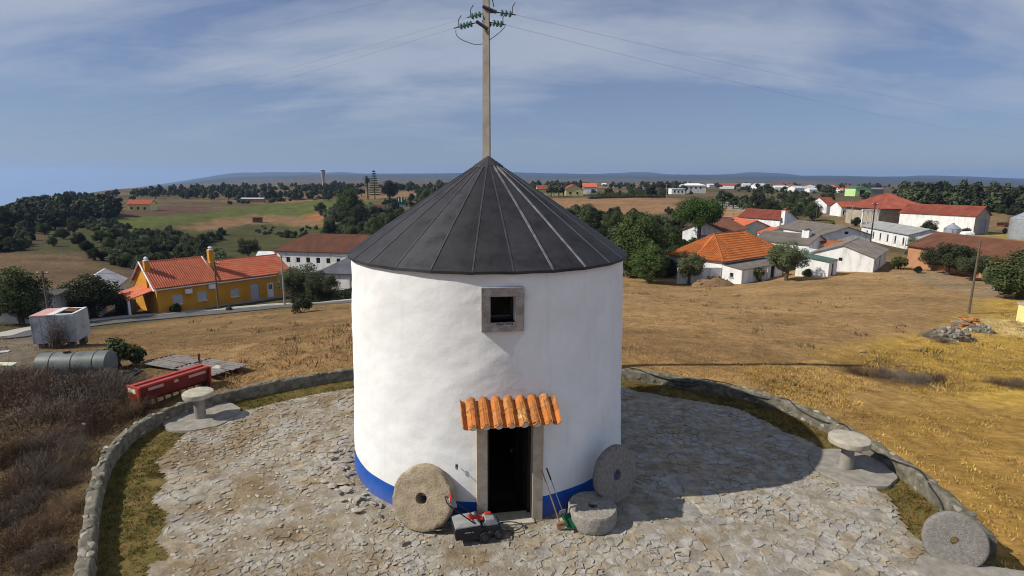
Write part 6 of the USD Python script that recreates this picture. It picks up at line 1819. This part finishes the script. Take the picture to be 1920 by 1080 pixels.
for k, (x, y, tp) in enumerate(SCRUB):
    where = 'left' if x < 600 else ('middle' if x < 900 else 'right')
    plant('oak' if k % 3 else 'broad', 'scrub_tree', {'left': 'bushy scrub tree on the slope beyond the ochre house', 'middle': 'bushy scrub tree on the slope behind the long white building', 'right': 'bushy scrub tree beyond the right mill eaves'}[where], x, y, tp, 40 + k, (1.15, 1.4, 1.0, 1.3)[k % 4], {'left': 'scrub trees beyond the ochre house', 'middle': 'scrub trees behind the long white building', 'right': 'scrub trees beyond the right mill eaves'}[where])
# dry thickets and shrubs
sh0 = shrub('dry', 'dry_thicket', 'brown dry thicket in the weeds outside the left wall', spot(60, 760), 1.5, 1, 'dry thickets outside the left wall')
sh1 = shrub('grey', 'dry_thicket', 'brown dry thicket in the weeds outside the left wall', spot(150, 765), 1.5, 2, 'dry thickets outside the left wall')
g_ = np.random.default_rng(44)
for x, y, s in ((10, 752, 1.6), (30, 790, 1.5), (95, 782, 1.6), (130, 738, 1.1), (120, 800, 1.3), (185, 740, 1.1), (205, 770, 1.3), (232, 745, 1.0), (60, 728, 1.1), (170, 805, 1.0), (-20, 800, 1.7), (70, 815, 1.2), (240, 780, .8), (20, 725, 1.0), (200, 722, .8), (-30, 750, 1.6), (110, 755, 1.5), (40, 850, 1.0), (100, 845, .8), (-10, 870, 1.0), (70, 890, .7), (140, 850, .6), (10, 930, .7), (110, 910, .6), (50, 960, .6), (-30, 990, .7), (90, 1000, .5), (20, 1040, .6), (75, 1060, .5), (120, 960, .45), (180, 815, .6), (150, 880, .4)):
    dup(sh0 if g_.random() < .55 else sh1, spot(x, y), float(g_.uniform(0, 360)), float(s), group='dry thickets outside the left wall')
for x, y, s in ((1600, 700, .35), (1625, 704, .4), (1655, 706, .5), (1690, 712, .55), (1725, 716, .45), (1755, 714, .4), (1745, 632, .5), (1765, 642, .45), (1800, 640, .4), (1868, 720, .4), (1905, 726, .5)):
    dup(sh1 if s > .42 else sh0, spot(x, y), x * 7.0, s, 'low brown thicket in the dark scrub line across the yellow grass', 'low thickets in the yellow grass')
gs = shrub('green', 'shrub', 'round green shrub before the ochre house windows', spot(330, 587), .75, 3)
dup(gs, spot(566, 586), 40, 1.0, 'dark shrub beside the concrete pole')
dup(gs, spot(1512, 519), 90, .7, 'low dark shrub at the left corner of the tiny hut')
dup(gs, spot(232, 690), 10, .9, 'green grey shrub right of the tank end')
dup(gs, spot(1720, 512), 70, .6, 'low shrub under the clear stemmed olive tree')
dup(gs, spot(430, 583), 160, .4, 'tiny shrub at the door of the ochre house')
dup(gs, spot(1875, 400), 30, 2.0, 'dark shrub behind the red roofed barn')
ls = shrub('light', 'shrub', 'yellow green shrub over the lean-to roof', spot(1425, 527), 1.2, 4)
dup(ls, spot(1690, 505), 50, 1.2, 'yellow green shrub right of the gabled barn')
dup(ls, spot(1815, 440), 20, 1.2, 'round bright shrub between the white tank and the barn door')
dup(ls, spot(1560, 430), 20, 1.6, 'yellow green shrub below the cream cottage')
dup(ls, spot(1415, 470), 60, 2.2, 'leafy green shrub behind the orange cottage roof')
# clipped hedges
for a, b, h_, lab in (((552, 570), (664, 561), 1.3, 'dark clipped hedge along the road right of the ochre house'), ((1104, 373), (1246, 370), 3.6, 'long green hedge bordering the field right of the yellow houses')):
    A, B = spot(*a), spot(*b); n = int(np.linalg.norm(B - A) / (h_ * .45)); g = np.random.default_rng(n)
    c = np.array([A + (B - A) * k / n + [0, 0, h_ * q] for k in range(n + 1) for q in (.3, .65)]); r = np.full(len(c), h_ * .42)
    t_ = thing('hedge', lab, 'hedge', (0, 0, 0))
    mb = MB(); leaves(mb, c, r, 5200, .055 * h_ + .05, g); part(t_, 'foliage', mb.m(), 'leaf_dark' if h_ < 2 else 'leaf_green')
    mb = MB(); mb.tube([A + [0, 0, .2], B + [0, 0, .2]], h_ * .22, 6); part(t_, 'stems', mb.m(), 'bark')

# water tower on the skyline
P = spot(607, 352)
t_ = thing('water_tower', 'slender flared concrete water tower on the skyline at left', 'water tower', P)
hh = at_depth(607, 319, P[1])[2] - P[2]
part(t_, 'shaft', MB().lathe([(hh * .085, -2), (hh * .07, hh * .3), (hh * .085, hh * .6), (hh * .13, hh * .86), (hh * .14, hh * .93), (hh * .10, hh * .95)], 12).m(), 'stone_grey', 30)
part(t_, 'railing', MB().lathe([(hh * .12, hh * .93), (hh * .12, hh)], 12, closed=False).m(), 'dark_steel')

# ------------------------------------------------------------------ far trees: the nearest ones singly, the rest as one wood
far0 = tree('far', 'far_tree', 'dark tree scattered on the far plain', spot(1420, 372), (.9, .9, .9), 0, 61, 'trees scattered on the far plain')
far1 = tree('far', 'far_tree', 'dark tree scattered on the far plain', spot(1395, 381), (.6, .6, .6), 0, 62, 'trees scattered on the far plain')
g_ = np.random.default_rng(77)
n_far = 0
while n_far < 230:
    x, y = g_.uniform(-20, 1940), g_.uniform(346, 396)
    x_ = min(max(x, 0), 1920)
    line = np.interp(x_, [0, 150, 300, 450, 600, 900, 1400, 1920], [392, 374, 356, 350, 347, 346, 347, 356])
    if y < line + 2 or 660 < x < 1130 and y > 372 or 240 < x < 640 and 378 < y or 1560 < x < 1900 and y > 378 or 1130 < x < 1340 and y > 372:
        continue
    if g_.random() > math.exp(-(y - line) / 16):
        continue
    P = spot(x, y)
    if P[1] < 180 or P[1] > 2200:
        continue
    s = float(g_.uniform(.5, 1.15))
    dup(far0 if g_.random() < .5 else far1, P, float(g_.uniform(0, 360)), (s * 1.15, s * 1.15, s)); n_far += 1


def scatter(name, label, kind_mesh, mats, pts, scales, seed, category=None):
    """Plants nobody could count: one instancer."""
    g = np.random.default_rng(seed)
    pi = UsdGeom.PointInstancer.Define(stage, numbered('/World', name))
    paths = []
    for k, (mesh, m) in enumerate(zip(kind_mesh, mats)):
        base = f'{pi.GetPath()}/blade_{k}' if k else f'{pi.GetPath()}/blade'
        usdkit.mesh(stage, base, mesh, L[m]); paths.append(base)
    pi.CreatePrototypesRel().SetTargets(paths)
    n = len(pts)
    pi.CreateProtoIndicesAttr(Vt.IntArray.FromNumpy(g.integers(0, len(paths), n).astype(np.int32)))
    pi.CreatePositionsAttr(Vt.Vec3fArray.FromNumpy(np.asarray(pts, np.float32)))
    s = np.asarray(scales, np.float32)
    pi.CreateScalesAttr(Vt.Vec3fArray.FromNumpy(np.stack([s, s, s * g.uniform(.7, 1.3, n).astype(np.float32)], 1)))
    a = g.uniform(0, 2 * np.pi, n) / 2
    pi.CreateOrientationsAttr(Vt.QuathArray([Gf.Quath(float(math.cos(q)), 0, 0, float(math.sin(q))) for q in a]))
    tag(pi, label, category, None, 'stuff')


def tuft(n, h, spread, w, seed):
    g = np.random.default_rng(seed); mb = MB()
    for _ in range(n):
        b = np.array([g.normal() * spread, g.normal() * spread, -.02]); d = np.array([g.normal() * .45, g.normal() * .45, 1.0]); hh = h * g.uniform(.5, 1.2)
        s = np.cross(d, g.normal(size=3)); s /= np.linalg.norm(s); m = b + d * hh * .55; e = b + d * hh + np.array([g.normal(), g.normal(), 0]) * hh * .3
        mb.add(np.array([b - s * w, b + s * w, m + s * w * .8, m - s * w * .8, e]), np.array([[0, 1, 2], [0, 2, 3], [3, 2, 4]]))
    return mb.m()


# wood on the ridges left and right
def ridge_wood():
    g = np.random.default_rng(5); pts, sc = [], []
    bands = [((80, 430), (424, 515), 0), ((-40, 240), (376, 418), 420), ((240, 640), (351, 376), 300), ((1690, 1960), (360, 398), 420), ((620, 860), (349, 366), 160), ((1000, 1700), (346, 353), 240), ((-40, 110), (392, 432), 140)]
    for (x0, x1), (y0, y1), n in bands:
        k = 0
        for _ in range(n * 6):
            x, y = g.uniform(x0, x1), g.uniform(y0, y1)
            line = np.interp(min(max(x, 0), 1920), [0, 150, 300, 450, 600, 900, 1400, 1920], [392, 374, 356, 350, 347, 346, 347, 356])
            if y < line or fbm(np.array([[x / 70, y / 14, 0]]), 2, 8)[0] < .43 or 215 < x < 285 and y > 372:
                continue
            P = spot(x, y)
            if not 150 < P[1] < 4500:
                continue
            pts.append(P); sc.append(g.uniform(.5, 1.2) * (1.5 if P[1] > 1200 else 1)); k += 1
            if k >= n:
                break
    protos = []
    for s_ in (1, 2):
        gg = np.random.default_rng(s_); mb = MB()
        c, r = crown_clumps(gg, 12, 2.9, 2.9, 2.6, (0, 0, 3.3), .8, 1.5, -.9); leaves(mb, c, r, 420, .62, gg)
        mb.tube([(0, 0, -1.5), (0, 0, 3)], [.3, .2], 4, False)
        protos.append(mb.m())
    scatter('distant_woodland', 'dark distant woodland along the ridges', protos, ['leaf_far', 'leaf_far'], pts, sc, 6, 'woodland')


def hillside_scrub():
    g = np.random.default_rng(71); pts, sc = [], []
    zones = [([(70, 428), (180, 414), (335, 440), (425, 492), (415, 514), (330, 518), (225, 500), (125, 452)], 420, .30, .75), ([(335, 466), (418, 438), (412, 450), (345, 470)], 70, .35, .6), ([(598, 398), (700, 385), (850, 358), (860, 440), (700, 447), (618, 442)], 330, .5, 1.05),
             ([(1050, 398), (1255, 396), (1292, 462), (1262, 516), (1180, 520)], 150, .45, .95), ([(1355, 372), (1560, 366), (1560, 398), (1445, 406), (1400, 396)], 110, .4, .95), ([(1130, 347), (1640, 349), (1640, 364), (1130, 366)], 200, .5, .9),
             ([(-60, 428), (70, 428), (50, 470), (-60, 480)], 60, .35, .8), ([(430, 372), (620, 360), (620, 374), (430, 384)], 60, .5, .9), ([(1600, 372), (1930, 378), (1930, 402), (1880, 404), (1760, 388)], 130, .4, .8), ([(480, 425), (640, 430), (640, 445), (480, 440)], 45, .22, .4), ([(520, 440), (700, 446), (700, 452), (520, 446)], 30, .4, .7)]
    for poly, n, s0, s1 in zones:
        pg = Polygon(poly); x0, y0, x1, y1 = pg.bounds; k = 0
        for _ in range(n * 12):
            x, y = g.uniform(x0, x1), g.uniform(y0, y1)
            if not shapely.contains_xy(pg, x, y) or fbm(np.array([[x / 45, y / 16, 0]]), 2, 18)[0] < .42:
                continue
            P = spot(x, y)
            if P[1] < 60:
                continue
            pts.append(P - [0, 0, .3]); sc.append(g.uniform(s0, s1)); k += 1
            if k >= n:
                break
    protos = []
    for s_ in (3, 4, 5):
        gg = np.random.default_rng(s_); mb = MB()
        c, r = crown_clumps(gg, 26, 2.5, 2.5, 2.3, (0, 0, 1.9), .5, 1.1, -.9); leaves(mb, c, r, 2300, .24, gg)
        mb.tube([(0, 0, -1.0), (0, 0, 2)], [.2, .1], 4, False)
        protos.append(mb.m())
    scatter('hillside_scrub', 'dark scrub covering the valley slopes', protos, ['leaf_dark', 'leaf_olive', 'leaf_far'], pts, sc, 8, 'scrub')


hillside_scrub()
ridge_wood()


def grasses():
    g = np.random.default_rng(15)
    wall = WALL_IN
    # dry stubble on the near field
    n = 95000
    r = np.exp(g.uniform(math.log(9.2), math.log(62), n)); a = np.radians(g.uniform(-66, 70, n))
    x, y = MILL[0] + r * np.sin(a), MILL[1] + r * np.cos(a)
    ex = g.uniform(-14, 17, 9000), g.uniform(6, 18, 9000)
    x, y = np.concatenate([x, ex[0]]), np.concatenate([y, ex[1]])
    keep = ~shapely.contains_xy(wall.buffer(.25), x, y) & (fbm(np.stack([x / 2.6, y / 2.6, 0 * x], -1), 3, 17) > .30) & (np.hypot(x, y) > 6)
    scrub = Polygon([spot(p, q)[:2] for p, q in ((-160, 735), (90, 705), (215, 712), (262, 752), (250, 800), (190, 860), (140, 1100), (-200, 1100))]).buffer(0)
    left = shapely.contains_xy(scrub, x, y)
    yz = Polygon([spot(p, q)[:2] for p, q in ((1590, 672), (1700, 640), (1850, 632), (1870, 572), (1950, 565), (1950, 760), (1800, 730), (1700, 716))]).buffer(0)
    yel = shapely.contains_xy(yz, x, y)
    lowr = (x > 9) & (y < 22) & ~yel
    road = LineString([p[:2] for p in ROAD]).buffer(3.2)
    keep &= ~shapely.contains_xy(road, x, y)
    thin = g.random(len(x))
    for nm, lab, msk, mts, h0 in (('dry_stubble', 'thin dry stubble of the harvested field', keep & ~left & ~yel & ~lowr & (thin < .62), ['straw', 'straw', 'straw_brown'], .055), ('yellow_grass', 'tall yellow dry grass on the right', keep & (yel | (lowr & (thin < .55))), ['straw_yellow', 'straw_yellow', 'straw'], .09), ('dry_weeds', 'brown weeds outside the left wall', keep & left, ['twig_brown', 'twig_brown', 'dry_moss'], .10)):
        px, py = x[msk], y[msk]
        pts = np.stack([px, py, hz(px, py)], -1)
        scatter(nm, lab, [tuft(9, h0, .10, .006 + h0 * .03, k + 3) for k in range(3)], mts, pts, g.uniform(.6, 1.5, len(pts)), 19, 'grass')
    # low green and brown weeds dotted over the harvested field
    r = np.exp(g.uniform(math.log(10.5), math.log(75), 1500)); a = np.radians(g.uniform(-60, 62, 1500))
    x, y = MILL[0] + r * np.sin(a), MILL[1] + r * np.cos(a)
    k = ~shapely.contains_xy(wall.buffer(.3), x, y) & ~shapely.contains_xy(road, x, y) & (fbm(np.stack([x / 7, y / 7, 0 * x], -1), 2, 51) > .5)
    scatter('field_weeds', 'low weeds dotted over the harvested field', [tuft(16, .10, .13, .012, 61), tuft(16, .13, .10, .010, 62), tuft(12, .16, .08, .008, 63)], ['short_grass', 'twig_brown', 'straw'], np.stack([x[k], y[k], hz(x[k], y[k])], -1), g.uniform(.7, 2.2, k.sum()), 53, 'weeds')
    # short grass on the terrace margin
    x0, y0, x1, y1 = wall.bounds
    n = 90000
    x, y = g.uniform(x0, x1, n), g.uniform(5, y1, n)
    ring = wall.buffer(-.14).difference(PAVED.buffer(.02)).difference(Point(*PADS['L'][0]).buffer(.93)).difference(Point(*PADS['R'][0]).buffer(.86))
    k = shapely.contains_xy(ring, x, y) & (fbm(np.stack([x / .55, y / .55, 0 * x], -1), 3, 27) > .22)
    green = (x < 0) & (y < 17.5)
    for nm, lab, msk, mts in (('terrace_grass', 'short green grass on the left terrace margin', k & green, ['short_grass', 'short_grass', 'dry_moss']), ('terrace_moss', 'short yellowed grass on the right terrace margin', k & ~green, ['dry_moss', 'short_grass', 'dry_moss'])):
        pts = np.stack([x[msk], y[msk], np.full(msk.sum(), -.03)], -1)
        scatter(nm, lab, [tuft(8, .055, .045, .004, q + 9) for q in range(3)], mts, pts, g.uniform(.6, 1.4, len(pts)), 29, 'grass')
    # weeds between the stones
    px, py = [], []
    for _ in range(9000):
        p = g.uniform(x0, x1), g.uniform(6, y1)
        if shapely.contains_xy(FREE, *p) and fbm(np.array([[p[0] / .6, p[1] / .6, 0]]), 2, 37)[0] > .66:
            px.append(p[0]); py.append(p[1])
    scatter('paving_weeds', 'small weeds between the paving stones', [tuft(7, .05, .04, .004, 5)], ['dry_moss'], np.stack([px, py, np.full(len(px), .0)], -1), g.uniform(.5, 1.2, len(px)), 39, 'weeds')


grasses()

# ------------------------------------------------------------------ haze: one box of even air round everything
HAZE = 0.5 / 5200
L['air'] = usdkit.material(stage, '/World/Looks/air', {'v': ('principled_volume', {'color': (0.44, 0.63, 1.0), 'density': HAZE, 'anisotropy': 0.2})}, [], volume='v.volume')
if HAZE:
    b_ = MB().box((0, 0, (-680 + 170) / 2), (25000, 25000, 850)).m()
    tag(part(None, 'haze', b_, 'air'), 'thin blue air', None, None, 'stuff')
